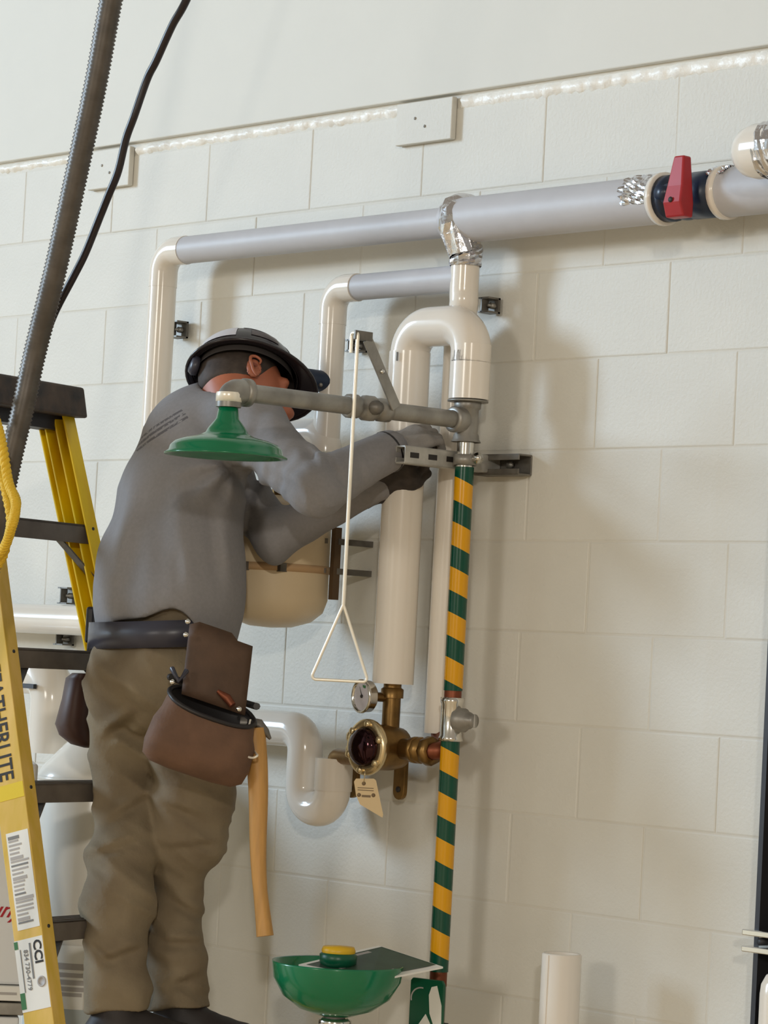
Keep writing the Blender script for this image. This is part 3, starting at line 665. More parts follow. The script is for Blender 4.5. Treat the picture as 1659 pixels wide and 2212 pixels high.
def arc_panel(a0, a1, z0, z1, rr, name, m_, parent, n=8):
    v = []; f = []
    for i in range(n+1):
        a = a0+(a1-a0)*i/n
        for z in (z0, z1): v.append((hc.x+math.cos(a)*rr, hc.y+math.sin(a)*rr, z))
    for i in range(n): f.append((2*i, 2*i+2, 2*i+3, 2*i+1))
    return MB().add(v, f).build(name, m_, parent)
am = math.atan2(TOCAM.y, TOCAM.x)
a_l, a_r = am-0.42, am+0.1
lb = arc_panel(a_l, a_r, zlab0, zlab1, hr+0.0025, 'rating_label', WHITEP, ht)
for k, (z_a, z_b, q0, q1) in enumerate([(0.62, 0.72, 0.1, 1), (0.5, 0.57, 0.1, 1), (0.38, 0.46, 0.08, 1), (0.28, 0.35, 0.08, 1), (0.2, 0.26, 0.05, .95)]):
    arc_panel(a_l+(a_r-a_l)*q0, a_l+(a_r-a_l)*q1, zlab0+(zlab1-zlab0)*z_a, zlab0+(zlab1-zlab0)*z_b, hr+0.003, 'label_print', LGREYP, lb)
for s in (0, 1, 2): 
    a = 2*math.pi*s/3; MB().tube([(hc.x+math.cos(a)*0.1, hc.y+math.sin(a)*0.1, 0), (hc.x+math.cos(a)*0.1, hc.y+math.sin(a)*0.1, 0.062)], 0.014, 10).build('foot', DARK, ht)
# white appliance carton at the left edge; unseen body deepened to shade the wall
cA = P(55, 2130, .62)
ct = thing('equipment_cabinet', 'tall white cabinet with red script lettering at the left edge, body deepened to shade the wall', 'cabinet', (cA.x-0.16, cA.y, 0))
_ca = 0.17; cT = (TOCAM*math.cos(_ca)+RH*math.sin(_ca)).normalized(); cR = Vector((-cT.y, cT.x, 0))
if cR.dot(RH) < 0: cR = -cR
cax = (cR, cT, Z_)
cc = cA - cR*0.17 - cT*0.18
ztc = 1.26; zs_ = P(30, 2175, .62).z
MB().box((cc.x, cc.y, (zs_+.055+ztc)/2), (0.34, 0.36, ztc-zs_-.055), cax).build('carton', CARTON, ct, bevel=0.006)
MB().box((cc.x, cc.y, zs_), (0.336, 0.38, 0.028), cax).build('metal_tray', GALV, ct, bevel=0.002)
MB().box(Vector((cc.x, cc.y, zs_+0.036))+cT*0.014, (0.335, 0.36, 0.034), cax).build('label_strip', WHITEP, ct, bevel=0.002)
MB().box(Vector((cc.x, cc.y, zs_/2-0.01)), (0.32, 0.36, zs_-0.02), cax).build('stand', CARTON, ct, bevel=0.004)
tq = cA - cR*0.062 + cT*0.0008; tq.z = P(0, 1972, .62).z
text_mesh('uny', 'script_lettering', REDP, tq-cR*0.035, cR, Z_+cR*0.12, 0.052, ct, shear=0.4, bold=0.0006)
MB().box(cA-cR*.04+cT*0.0145+Z_*(zs_+.036-cA.z), (0.04, 0.001, 0.006), cax).build('printed_line', LGREYP, ct)

# ------------------------------------------------------------------ step ladder
LA = np.array([-1.3578, -0.704]); LPHI, LK, LQ, LW0, LZ1, LSP = 0.2809, 0.2891, 0.0627, 0.325, 1.8252, 0.297
Ls = Vector((-math.sin(LPHI), math.cos(LPHI), 0)); Ln = Vector((math.cos(LPHI), math.sin(LPHI), 0))
def lad(side, z):
    return Vector((LA[0], LA[1], z)) + Ln*(LK*(2.1-z)) + Ls*(side*(LW0/2+LQ*(2.1-z)))
ld = thing('step_ladder', 'yellow fibreglass step ladder with dark steps behind the worker', 'ladder', lad(0, 0))
def rail(side, mt, back=0.0, wn=0.08, zt=2.09, nm='rail', ins=0.0):
    sh_ = Ls*(-0.036 if side < 0 else 0.0) - Ls*(side*ins)
    a, b = lad(side, 0.0)-Ln*back+sh_, lad(side, zt)-Ln*back+sh_
    d = (b-a).normalized(); n = (Ln-d*Ln.dot(d)).normalized(); s = d.cross(n).normalized()
    inn = s if s.dot(Ls)*side < 0 else -s
    c = (a+b)/2 - n*(wn/2); L = (b-a).length
    mb = MB().box(c, (0.005, wn, L), (s, n, d))
    for k in (-1, 1): mb.box(c+n*(k*(wn/2-0.0025))+inn*0.02, (0.040, 0.005, L), (inn, n, d))
    return mb.build(nm, mt, ld, bevel=0.0015), d, n, s
rl, rd_, rn_, rs_ = rail(-1, RAIL2)
rr_, *_ = rail(1, RAIL)
rail(-1, RAIL2, 0.022, 0.036, 2.09, 'rear_rail', .008); rail(1, RAIL, 0.022, 0.036, 2.09, 'rear_rail', .008)
for i in range(6):
    z = LZ1-LSP*i
    a, b = lad(-1, z)-Ls*.03, lad(1, z); d = (b-a).normalized(); L = (b-a).length
    c = (a+b)/2 - Ln*0.046
    mb = MB().box(c+Vector((0, 0, -0.003)), (L-0.012, 0.078, 0.005), (d, Ln, Z_))
    mb.box(c+Ln*0.037+Vector((0, 0, -0.022)), (L-0.004, 0.004, 0.043), (d, Ln, Z_))
    mb.box(c-Ln*0.037+Vector((0, 0, -0.018)), (L-0.012, 0.004, 0.035), (d, Ln, Z_))
    stp_ = mb.build('step', TREAD, ld, bevel=0.001)
    for k in range(4): MB().box(c+Ln*(-0.024+0.016*k)+Vector((0, 0, 0.0005)), (L-0.02, 0.004, 0.003), (d, Ln, Z_)).build('tread_ridge', TREAD, stp_)
    for s in (-1, 1):
        so = Ls*(-.03 if s < 0 else 0); e = lad(s, z)+so; e2 = lad(s, z-0.13)+so
        p0 = e - Ls*(s*0.10) - Ln*0.03 + Vector((0, 0, -0.04)); p1 = e2 - Ls*(s*0.012) - Ln*0.03
        dd = (p1-p0).normalized(); MB().box((p0+p1)/2, (0.004, 0.02, (p1-p0).length), (dd.cross(Ln).normalized(), Ln, dd)).build('brace', STRUT, ld)
        for q in (0.012, -0.008): MB().lathe([(0.005, 0), (0.005, 0.002), (0, 0.003)], e + Ln*0.0005 - Ls*(s*0.016) + Vector((0, 0, -0.02+q)) , Ln, 8).build('rivet', DARK, ld)
# cap
ca, cb = lad(-1, 2.1)-Ls*.036, lad(1, 2.1); cd = (cb-ca).normalized(); cm_ = (ca+cb)/2 - Ln*0.045
cap = MB().box(cm_+Vector((0, 0, 0.018)), ((cb-ca).length+0.05, 0.15, 0.072), (cd, Ln, Z_), taper=0.93).build('cap', CAPM, ld, bevel=0.006)
MB().box(cm_+Vector((0, 0, -0.034))+cd*0.02, ((cb-ca).length-0.06, 0.06, 0.034), (cd, Ln, Z_)).build('cap_block', DARK, ld)
for s in (-1, 1):
    e = lad(s, 0.02)-Ls*(.036 if s < 0 else 0); MB().box(e-Ln*0.04, (0.05, 0.11, 0.04), (Ls, Ln, Z_)).build('foot', BLACKL, ld, bevel=0.004)
# lettering and labels on the near rail
rout = -rs_ if (-rs_).dot(Ls) < 0 else rs_
def rpt(z, u, o=0.0):     # z height, u across web (0 back .. 1 front), o outward
    e = lad(-1, z)-Ls*.036; return e - rn_*(0.08*(1-u)) + rout*(0.0026+o)
dn = -rd_
zt0 = P(5, 1425, 0.86).z
text_mesh('FEATHERLITE', 'lettering', BLACKP, rpt(zt0, 0.22, 0.0005), dn, rn_, 0.056, rl, bold=0.0008, squeeze=0.80)
def rlabel(z0, z1, u0, u1, m_, nm, parent, o=0.0): return MB().prism([rpt(z0, u0, o), rpt(z0, u1, o), rpt(z1, u1, o), rpt(z1, u0, o)], rout, 0.0007).build(nm, m_, parent)
rlabel(P(10, 1680, .86).z, P(10, 1712, .86).z, 0.12, 0.98, mat('bright_yellow_band', rgb(228, 200, 40), 0.4), 'yellow_band', rl)
la0, la1 = P(40, 1783, .85).z, P(70, 1992, .85).z
l1 = rlabel(la0, la1, 0.18, 0.95, WHITEP, 'warning_label', rl)
rnd = random.Random(4)
for k in range(22):
    zz = la0+(la1-la0)*(0.04+0.92*k/22); hgt = 0.004 if k % 5 else 0.007
    rlabel(zz, zz-hgt, 0.24, 0.24+rnd.uniform(0.3, 0.65), LGREYP if k % 7 else GREYP, 'label_print', l1, 0.0008)
lb0, lb1 = P(70, 2012, .85).z, P(90, 2166, .85).z
l2 = rlabel(lb0, lb1, 0.0, 0.98, WHITEP, 'company_label', rl)
text_mesh('CCI', 'label_lettering', BLACKP, rpt(lb0-0.006, 0.66, 0.0012), dn, rn_, 0.030, l2, bold=0.0009, squeeze=1.05)
text_mesh('834 730-4779', 'label_lettering', GREYP, rpt(lb0-0.022, 0.30, 0.0012), dn, rn_, 0.016, l2, bold=0.0002)
rlabel(lb0-0.01, lb0-0.085, 0.50, 0.56, GREYP, 'label_print', l2, 0.0008)
rlabel(lb0-0.002, lb0-0.018, 0.0, 0.12, GREENP, 'label_print', l2, 0.0008); rlabel(lb0-0.11, lb1+0.006, 0.0, 0.16, GREENP, 'label_print', l2, 0.0008)
rlabel(lb0-0.02, lb1+0.04, 0.17, 0.20, GREYP, 'label_print', l2, 0.0008)
MB().lathe([(0.012, 0), (0.012, 0.0012), (0.008, 0.0012), (0.008, 0.0004), (0, 0.0005)], rpt(lb0-0.094, 0.78, 0.0008), rout, 16).build('label_emblem', LGREYP, l2)

# rope over the ladder
ropes = thing('rope', 'yellow twisted rope hanging in a loop from the ladder top', 'rope', P(0, 1000, .98))
rp_ = smooth_path([P(-70, 800, 1.12), P(-40, 850, 1.2), P(-12, 900, 1.23), P(4, 960, 1.24), P(18, 1040, 1.24), P(33, 1080, 1.24), P(33, 1105, 1.24), P(24, 1140, 1.24), P(10, 1180, 1.22), P(-25, 1225, 1.2)], 14)
def twist(path, R, r, turns, name, parent, m_, strands=3):
    n = len(path)
    for s in range(strands):
        pts = []
        u = None
        for i, p in enumerate(path):
            t = ((path[min(i+1, n-1)]-path[max(i-1, 0)])).normalized()
            u = t.orthogonal().normalized() if u is None else (u-t*u.dot(t)).normalized(); w = t.cross(u)
            a = 2*math.pi*(turns*i/n+s/strands); pts.append(p+(u*math.cos(a)+w*math.sin(a))*R)
        MB().tube(pts, r, 8).build(name, m_, parent)
twist(rp_, 0.0055, 0.0062, 22, 'strand', ropes, ROPE)
rp2 = smooth_path([P(-70, 900, 1.21), P(-20, 985, 1.21), P(2, 1030, 1.21), P(14, 1075, 1.21), P(22, 1130, 1.21), P(10, 1195, 1.2), P(-10, 1230, 1.19)], 14)
twist(rp2, 0.0045, 0.0052, 20, 'strand', ropes, ROPE)

# conduit and cable
cpath = smooth_path([P(640, -2000, 1.12), P(500, -1200, 1.12), P(395, -750, 1.12), P(330, -420, 1.12), P(282, -200, 1.12), P(240, 0, 1.12), P(205, 190, 1.12), P(160, 400, 1.12), P(118, 590, 1.12), P(76, 760, 1.12), P(50, 880, 1.13), P(25, 985, 1.14), P(5, 1080, 1.15), P(-14, 1180, 1.15), P(-60, 1420, 1.15), P(-120, 1900, 1.15), P(-160, 2600, 1.15), P(-170, 3200, 1.15)], 20)
# resample evenly for corrugation
L_ = [0]; 
for a, b in zip(cpath[:-1], cpath[1:]): L_.append(L_[-1]+(b-a).length)
N_ = int(L_[-1]/0.0042); arr = np.array([tuple(p) for p in cpath]); ss = np.linspace(0, L_[-1], N_)
cp2 = [Vector((np.interp(s, L_, arr[:, 0]), np.interp(s, L_, arr[:, 1]), max(0.02, np.interp(s, L_, arr[:, 2])))) for s in ss]
cp2 = [p for i, p in enumerate(cp2) if i == 0 or p.z > 0.021]
cdo = MB().tube(cp2, [0.0235+(0.0020 if i % 2 else -0.0016) for i in range(len(cp2))], 18).build('flexible_conduit', CONDUIT)
tag(cdo, 'thick grey ribbed flexible conduit hanging down the left side', 'conduit')
kp = smooth_path([P(980, -2000, 1.02), P(760, -1100, 1.02), P(580, -480, 1.02), P(470, -160, 1.02), P(405, -5, 1.02), P(372, 55, 1.02), P(338, 130, 1.02), P(318, 170, 1.02), P(290, 250, 1.03), P(272, 300, 1.03), P(255, 370, 1.03), P(235, 420, 1.03), P(215, 470, 1.03), P(185, 545, 1.04), P(160, 595, 1.05), P(128, 655, 1.06), P(112, 690, 1.065), P(98, 730, 1.07), P(80, 800, 1.075), P(50, 920, 1.08), P(10, 1120, 1.09), P(-60, 1500, 1.1), P(-130, 2600, 1.1), P(-140, 3200, 1.1)], 8)
tag(MB().tube([q for q in kp if q.z > 0.01], 0.0085, 10).build('power_cable', CABLE), 'thin black cable hanging beside the grey conduit', 'cable')

#PERSON_BEGIN
# ------------------------------------------------------------------ person (bodies grown from smooth distance fields)
def V3(v): return np.array(tuple(v), dtype=np.float64)
def cone(p, a, b, ra, rb, e=None, s=1.0):
    a, b = V3(a), V3(b); ab = b-a; t = np.clip(((p-a)@ab)/max(ab@ab, 1e-9), 0, 1)
    v = p-(a+t[:, None]*ab)
    if e is not None:
        e = V3(e); k = v@e; v = v+np.outer(k*(s-1), e)
    return np.sqrt((v*v).sum(1))-(ra+(rb-ra)*t)
def ellip(p, c, ax, r):
    q = (p-V3(c))@np.array([V3(x) for x in ax]).T; r = np.array(r)
    k0 = np.sqrt(((q/r)**2).sum(1)); k1 = np.sqrt(((q/r**2)**2).sum(1)); return k0*(k0-1)/np.maximum(k1, 1e-9)
def smin(a, b, k):
    h = np.clip(0.5+0.5*(b-a)/k, 0, 1); return b*(1-h)+a*h-k*h*(1-h)
def smax(a, b, k): return -smin(-a, -b, k)
_rng = np.random.RandomState(3); _lat = _rng.rand(32, 32, 32)*2-1
def noise3(p):
    i = np.floor(p).astype(int); f = p-i; f = f*f*(3-2*f); o = 0
    for dx in (0, 1):
        for dy in (0, 1):
            for dz in (0, 1):
                w = (f[:, 0] if dx else 1-f[:, 0])*(f[:, 1] if dy else 1-f[:, 1])*(f[:, 2] if dz else 1-f[:, 2])
                o = o+w*_lat[(i[:, 0]+dx) % 32, (i[:, 1]+dy) % 32, (i[:, 2]+dz) % 32]
    return o
def surface(fn, lo, hi, h):
    """surface nets over a narrow band"""
    lo, hi = np.array(lo), np.array(hi); C = 4
    n = np.ceil((hi-lo)/(h*C)).astype(int)+1
    cx_ = [lo[i]+h*C*np.arange(n[i]+1) for i in range(3)]
    g = np.stack(np.meshgrid(*cx_, indexing='ij'), -1); cf = fn(g.reshape(-1, 3)).reshape(g.shape[:3])
    near = np.abs(cf) < h*C*2.2
    N = n*C+1
    F = np.repeat(np.repeat(np.repeat(cf, C, 0), C, 1), C, 2)[:N[0], :N[1], :N[2]].copy()
    M = np.repeat(np.repeat(np.repeat(near, C, 0), C, 1), C, 2)[:N[0], :N[1], :N[2]]
    # widen by one coarse cell backwards
    M2 = M.copy(); M2[:-C] |= M[C:]; M2[:, :-C] |= M[:, C:]; M2[:, :, :-C] |= M[:, :, C:]
    idx = np.argwhere(M2); F[M2] = fn(lo+idx*h)
    S = F < 0; nx, ny, nz = F.shape
    acc = np.zeros((nx-1, ny-1, nz-1, 3)); cnt = np.zeros((nx-1, ny-1, nz-1))
    offs = [(i, j, k) for i in (0, 1) for j in (0, 1) for k in (0, 1)]
    def sl(o): return tuple(slice(o[a], (nx-1, ny-1, nz-1)[a]+o[a]) for a in range(3))
    for o in offs:
        for ax in range(3):
            if o[ax]: continue
            o2 = list(o); o2[ax] = 1; o2 = tuple(o2)
            fa, fb = F[sl(o)], F[sl(o2)]; cr_ = (fa < 0) != (fb < 0)
            t = np.where(cr_, fa/np.where(cr_, fa-fb, 1), 0)
            for a in range(3):
                acc[..., a] += np.where(cr_, o[a]+(t if a == ax else 0), 0)
            cnt += cr_
    act = cnt > 0; ids = -np.ones(act.shape, int); ids[act] = np.arange(act.sum())
    cells = np.argwhere(act); vs = lo+(cells+acc[act]/cnt[act][:, None])*h
    faces = []
    for ax in range(3):
        o2 = [slice(None)]*3; o1 = [slice(None)]*3; o1[ax] = slice(0, -1); o2[ax] = slice(1, None)
        cr_ = S[tuple(o1)] != S[tuple(o2)]; e = np.argwhere(cr_); b, c = (ax+1) % 3, (ax+2) % 3
        e = e[(e[:, b] > 0) & (e[:, c] > 0) & (e[:, b] < act.shape[b]) & (e[:, c] < act.shape[c])]
        def cell(db, dc):
            q = e.copy(); q[:, b] -= db; q[:, c] -= dc; return ids[q[:, 0], q[:, 1], q[:, 2]]
        q = np.stack([cell(1, 1), cell(0, 1), cell(0, 0), cell(1, 0)], 1)
        inside = S[e[:, 0], e[:, 1], e[:, 2]]; q[~inside] = q[~inside][:, ::-1]
        faces.append(q[(q >= 0).all(1)])
    return vs, np.concatenate(faces)
def sdf_part(name, fn, lo, hi, h, material, parent, label=None):
    vs, fs = surface(fn, lo, hi, h)
    return MB().add(vs.tolist(), fs.tolist(), True).build(name, material, parent, label=label)

J = dict(pel=P(354, 1425, .54), wai=P(371, 1220, .52), che=P(394, 1070, .48), upc=P(424, 950, .44), nec=P(455, 890, .40),
         Rsh=P(538, 920, .44), Lsh=P(405, 925, .34), Rel=P(682, 1055, .48), Rwr=P(838, 976, .28), Lel=P(595, 1158, .33), Lwr=P(818, 1050, .205),
         head=P(531, 843, .365))
man = thing('person', 'worker in grey long-sleeved shirt, khaki trousers and black hard hat reaching to the pipes', 'person', (J['pel'].x, J['pel'].y, 0.64))
lat = Vector((0.97, -0.22, 0)).normalized()          # across the hips / shoulders
leg_L = [(283, 1475, .565, .100), (268, 1620, .57, .074), (273, 1740, .575, .065), (264, 1850, .61, .068), (256, 1945, .64, .077), (249, 2050, .655, .062), (252, 2130, .66, .063), (252, 2200, .66, .066)]
leg_R = [(425, 1480, .49, .102), (420, 1620, .48, .096), (414, 1720, .475, .090), (406, 1805, .47, .085), (386, 1880, .47, .061), (376, 1980, .475, .057), (374, 2060, .48, .068), (376, 2130, .48, .065), (386, 2196, .48, .071)]
legs = [[(V3(P(x, y, d)), r) for x, y, d, r in L] for L in (leg_L, leg_R)]
ank = [Vector(L[-1][0]) for L in legs]

def f_torso(p, gr=0.0):
    d = cone(p, J['pel']+Vector((0, 0, .02)), J['wai'], .132+gr, .137+gr, lat, .66)
    d = smin(d, cone(p, J['wai'], J['che'], .136+gr, .125+gr, lat, .66), .05)
    d = smin(d, cone(p, J['che'], J['upc'], .122+gr, .106+gr, lat, .66), .05)
    d = smin(d, cone(p, J['upc'], J['nec'], .098+gr, .070+gr, lat, .72), .05)
    return d
def f_arm(p, a, b, c, r0, r1, r2): 
    return smin(cone(p, a, b, r0, r1), cone(p, b, c, r1*0.97, r2), .025)
def folds(p, segs, dd):
    """cloth creases with a raised lip, cut along short lines"""
    q = np.stack([p@V3(RH), p[:, 2]], 1); o = np.zeros(len(p))
    for x0, y0, x1, y1, A, sg in segs:
        a, b = P(x0, y0, dd), P(x1, y1, dd); a2 = np.array([a.dot(RH), a.z]); b2 = np.array([b.dot(RH), b.z]); ab = b2-a2; L = np.sqrt(ab@ab)
        t = np.clip(((q-a2)@ab)/(L*L), 0, 1); n = np.array([-ab[1], ab[0]])/L; v = q-(a2+t[:, None]*ab); s = v@n; r = np.sqrt((v**2).sum(1)); w = np.sin(np.pi*np.clip(t*.9+.05, 0, 1))
        o += w*A*(np.exp(-(r/sg)**2)-.65*np.exp(-(((r**2-s**2).clip(0))+(s-1.7*sg)**2)/sg**2))
    return o
def f_shirt(p):
    d = f_torso(p)
    d = smin(d, cone(p, J['upc'], J['Rsh'], .095, .078), .045)
    d = smin(d, cone(p, J['upc'], J['Lsh'], .09, .07), .045)
    d = smin(d, f_arm(p, J['Rsh'], J['Rel'], J['Rwr'], .075, .060, .046), .03)
    d = smin(d, f_arm(p, J['Lsh'], J['Lel'], J['Lwr'], .066, .054, .040), .03)
    # cloth folds: long soft vertical drapes, ripples where the sleeves bunch
    q = p@np.array([[1, 0, 0], [0, 1, 0], [0, 0, .28]])
    w = np.clip((1.98-p[:, 2])/.3, 0.15, 1)
    d = d + w*0.011*noise3(q*9+3) + 0.005*noise3(q*19+11)
    el = np.exp(-((p-V3(J['Rel']))**2).sum(1)/.010); d = d + el*0.0035*np.sin((p@V3((J['Rwr']-J['Rsh']).normalized()))*120+noise3(p*16)*4.0)
    ar = np.exp(-((p-V3(J['Rsh']+Vector((0.0, 0, -.10))))**2).sum(1)/.006); d = d + ar*0.010*np.sin((p[:, 2]*1.0+p@V3(RH)*.8)*85)
    # long drapes down the back and gathers running from the arm pit
    wl = np.clip((1.98-p[:, 2])/.22, 0, 1)*np.clip((p[:, 2]-1.5)/.05, 0, 1); tr_ = np.exp(-((p-V3(J['che']*.5+J['wai']*.5))[:, :2]**2).sum(1)/.09)
    d = d + wl*tr_*0.0075*np.sin(p@V3(RH)*62+2.2*noise3(p*3.1)+(p[:, 2]-1.7)*7)
    gz = V3(J['Rsh']+Vector((-.02, -.02, -.09))); vv = p-gz; rr2 = np.sqrt((vv**2).sum(1)); an = np.arctan2(vv[:, 2], vv@V3(RH)); d = d + 0.006*np.exp(-((rr2-.09)/.07)**2)*np.sin(an*9)*(vv@V3(RH) < .06)
    d = d + folds(p, ((552, 985, 532, 1075, .012, .014), (648, 952, 694, 1018, .009, .011), (705, 985, 742, 1046, .008, .010), (575, 1015, 668, 1085, .007, .012), (770, 985, 790, 1045, .005, .009), (215, 1292, 335, 1262, .006, .014), (392, 1190, 402, 1310, .006, .015), (300, 1045, 268, 1325, -.010, .022), (455, 1090, 480, 1300, .006, .016)), .50)
    # blouse over the belt, then the wavy hem
    hq = (p-V3(J['pel']))@V3(RH); hem = 1.622 - 3.2*(hq+.01)**2 + 0.010*np.sin(hq*40) + 0.010*noise3(p*11)
    d = smin(d, ellip(p, J['pel']+Vector((0, 0, .13)), (lat, Vector((-lat.y, lat.x, 0)), Z_), (.205, .150, .12)), .05)
    d = np.maximum(d, hem-p[:, 2])
    # neck opening and cuffs
    d = smax(d, -(((p-V3(J['head']))**2).sum(1)**.5-.105), .01)
    fa = V3((J['Rwr']-J['Rel']).normalized()); d = np.maximum(d, ((p-V3(J['Rwr']))@fa))if False else d
    return d
allp = np.array([V3(J[k]) for k in J]); lo = allp.min(0)-.2; hi = allp.max(0)+.16
slo = lo.copy(); slo[2] = 1.5
SHIRT = mat('grey_cotton', rgb(134, 132, 134), 0.9, var=0.05, vscale=120, bump=0.15, bscale=400)
# flat print across the shoulder blades
nt2 = SHIRT.node_tree; bsd = nt2.nodes['Principled BSDF']; src = bsd.inputs['Base Color'].links[0].from_socket
shirt = sdf_part('shirt', f_shirt, slo, hi, .007, SHIRT, man, 'grey long-sleeved shirt')
pc = P(352, 918, .60) - Vector(man['_org']); pu = (P(398, 890, .62)-P(305, 940, .70)).normalized(); pv = TOCAM.cross(pu).normalized()
if pv.z < 0: pv = -pv
tcn = nt2.nodes.new('ShaderNodeTexCoord')
def dotn(vec, off):
    n = nt2.nodes.new('ShaderNodeVectorMath'); n.operation = 'DOT_PRODUCT'; nt2.links.new(tcn.outputs['Object'], n.inputs[0]); n.inputs[1].default_value = tuple(vec)
    a = nt2.nodes.new('ShaderNodeMath'); a.operation = 'SUBTRACT'; nt2.links.new(n.outputs['Value'], a.inputs[0]); a.inputs[1].default_value = off; return a.outputs[0]
def m2(op, a, b=None, c=None):
    n = nt2.nodes.new('ShaderNodeMath'); n.operation = op
    for i, q in enumerate((a, b, c)):
        if q is None: continue
        if isinstance(q, (int, float)): n.inputs[i].default_value = q
        else: nt2.links.new(q, n.inputs[i])
    return n.outputs[0]
ux, vx_ = dotn(pu, pu.dot(pc)), dotn(pv, pv.dot(pc)); ox = dotn(TOCAM, TOCAM.dot(pc))
box_m = m2('MULTIPLY', m2('LESS_THAN', m2('ABSOLUTE', ux), 0.062), m2('LESS_THAN', m2('ABSOLUTE', vx_), 0.016))
box_m = m2('MULTIPLY', box_m, m2('GREATER_THAN', ox, -0.25))
row = m2('GREATER_THAN', m2('SINE', m2('MULTIPLY', vx_, 560.0)), -0.1)
nz = nt2.nodes.new('ShaderNodeTexNoise'); nz.inputs['Scale'].default_value = 130; nt2.links.new(tcn.outputs['Object'], nz.inputs['Vector'])
ink = m2('MULTIPLY', m2('MULTIPLY', box_m, row), m2('GREATER_THAN', nz.outputs['Fac'], 0.43))
mx = nt2.nodes.new('ShaderNodeMix'); mx.data_type = 'RGBA'; nt2.links.new(ink, mx.inputs[0]); nt2.links.new(src, mx.inputs[6]); mx.inputs[7].default_value = rgb(92, 90, 94)
nt2.links.new(mx.outputs[2], bsd.inputs['Base Color'])

def f_pants(p):
    d = cone(p, J['pel']+Vector((0, 0, -.02)), J['pel']+Vector((0, 0, .12)), .128, .118, lat, .68)
    bc = J['pel']+Vector((-.02, -.05, -.05)); d = smin(d, ellip(p, bc, (lat, Vector((-lat.y, lat.x, 0)), Z_), (.165, .125, .12)), .04)
    for L in legs:
        e = None
        for (a, ra), (b, rb) in zip(L[:-1], L[1:]):
            q = cone(p, a, b, ra, rb); e = q if e is None else smin(e, q, .018)
        d = smin(d, e, .012)
    q = p@np.array([[1, 0, 0], [0, 1, 0], [0, 0, 1.]])
    tilt = q+np.outer(q@V3(RH), np.array([0, 0, .6]))
    d = d + 0.008*noise3(q*np.array([7, 7, 13.])+5) + 0.018*(np.abs(noise3(tilt*np.array([6, 6, 15.])+1))-.25) + 0.008*(np.abs(noise3(tilt*np.array([10, 10, 30.])+9))-.25)
    d = d - .005
    # slanting creases
    d = d + folds(p, ((230, 1600, 312, 1540, .012, .012), (268, 1475, 312, 1545, .010, .013), (238, 1778, 322, 1725, .010, .011), (205, 1845, 320, 1812, .008, .011), (232, 2068, 318, 2043, .012, .012), (196, 2010, 262, 2078, .009, .011), (340, 1735, 425, 1778, .007, .010), (338, 2046, 430, 2064, .011, .012), (345, 2152, 432, 2128, .008, .011), (350, 1838, 480, 1838, .007, .010), (352, 1950, 425, 2008, .007, .010), (345, 1640, 420, 1690, .007, .010), (262, 1900, 268, 1990, .006, .014)), .60)
    return np.maximum(d, 0.735+0.008*np.sin(p[:, 0]*40)-p[:, 2])
pts_ = np.array([a for L in legs for a, r in L]); plo = pts_.min(0)-.13; phi = pts_.max(0)+.2; plo[2] = .70; phi[2] = J['pel'].z+.14
plo[:2] = np.minimum(plo[:2], V3(J['pel'])[:2]-.24); phi[:2] = np.maximum(phi[:2], V3(J['pel'])[:2]+.24)
pants = sdf_part('trousers', f_pants, plo, phi, .0065, PANTS, man, 'worn khaki work trousers')

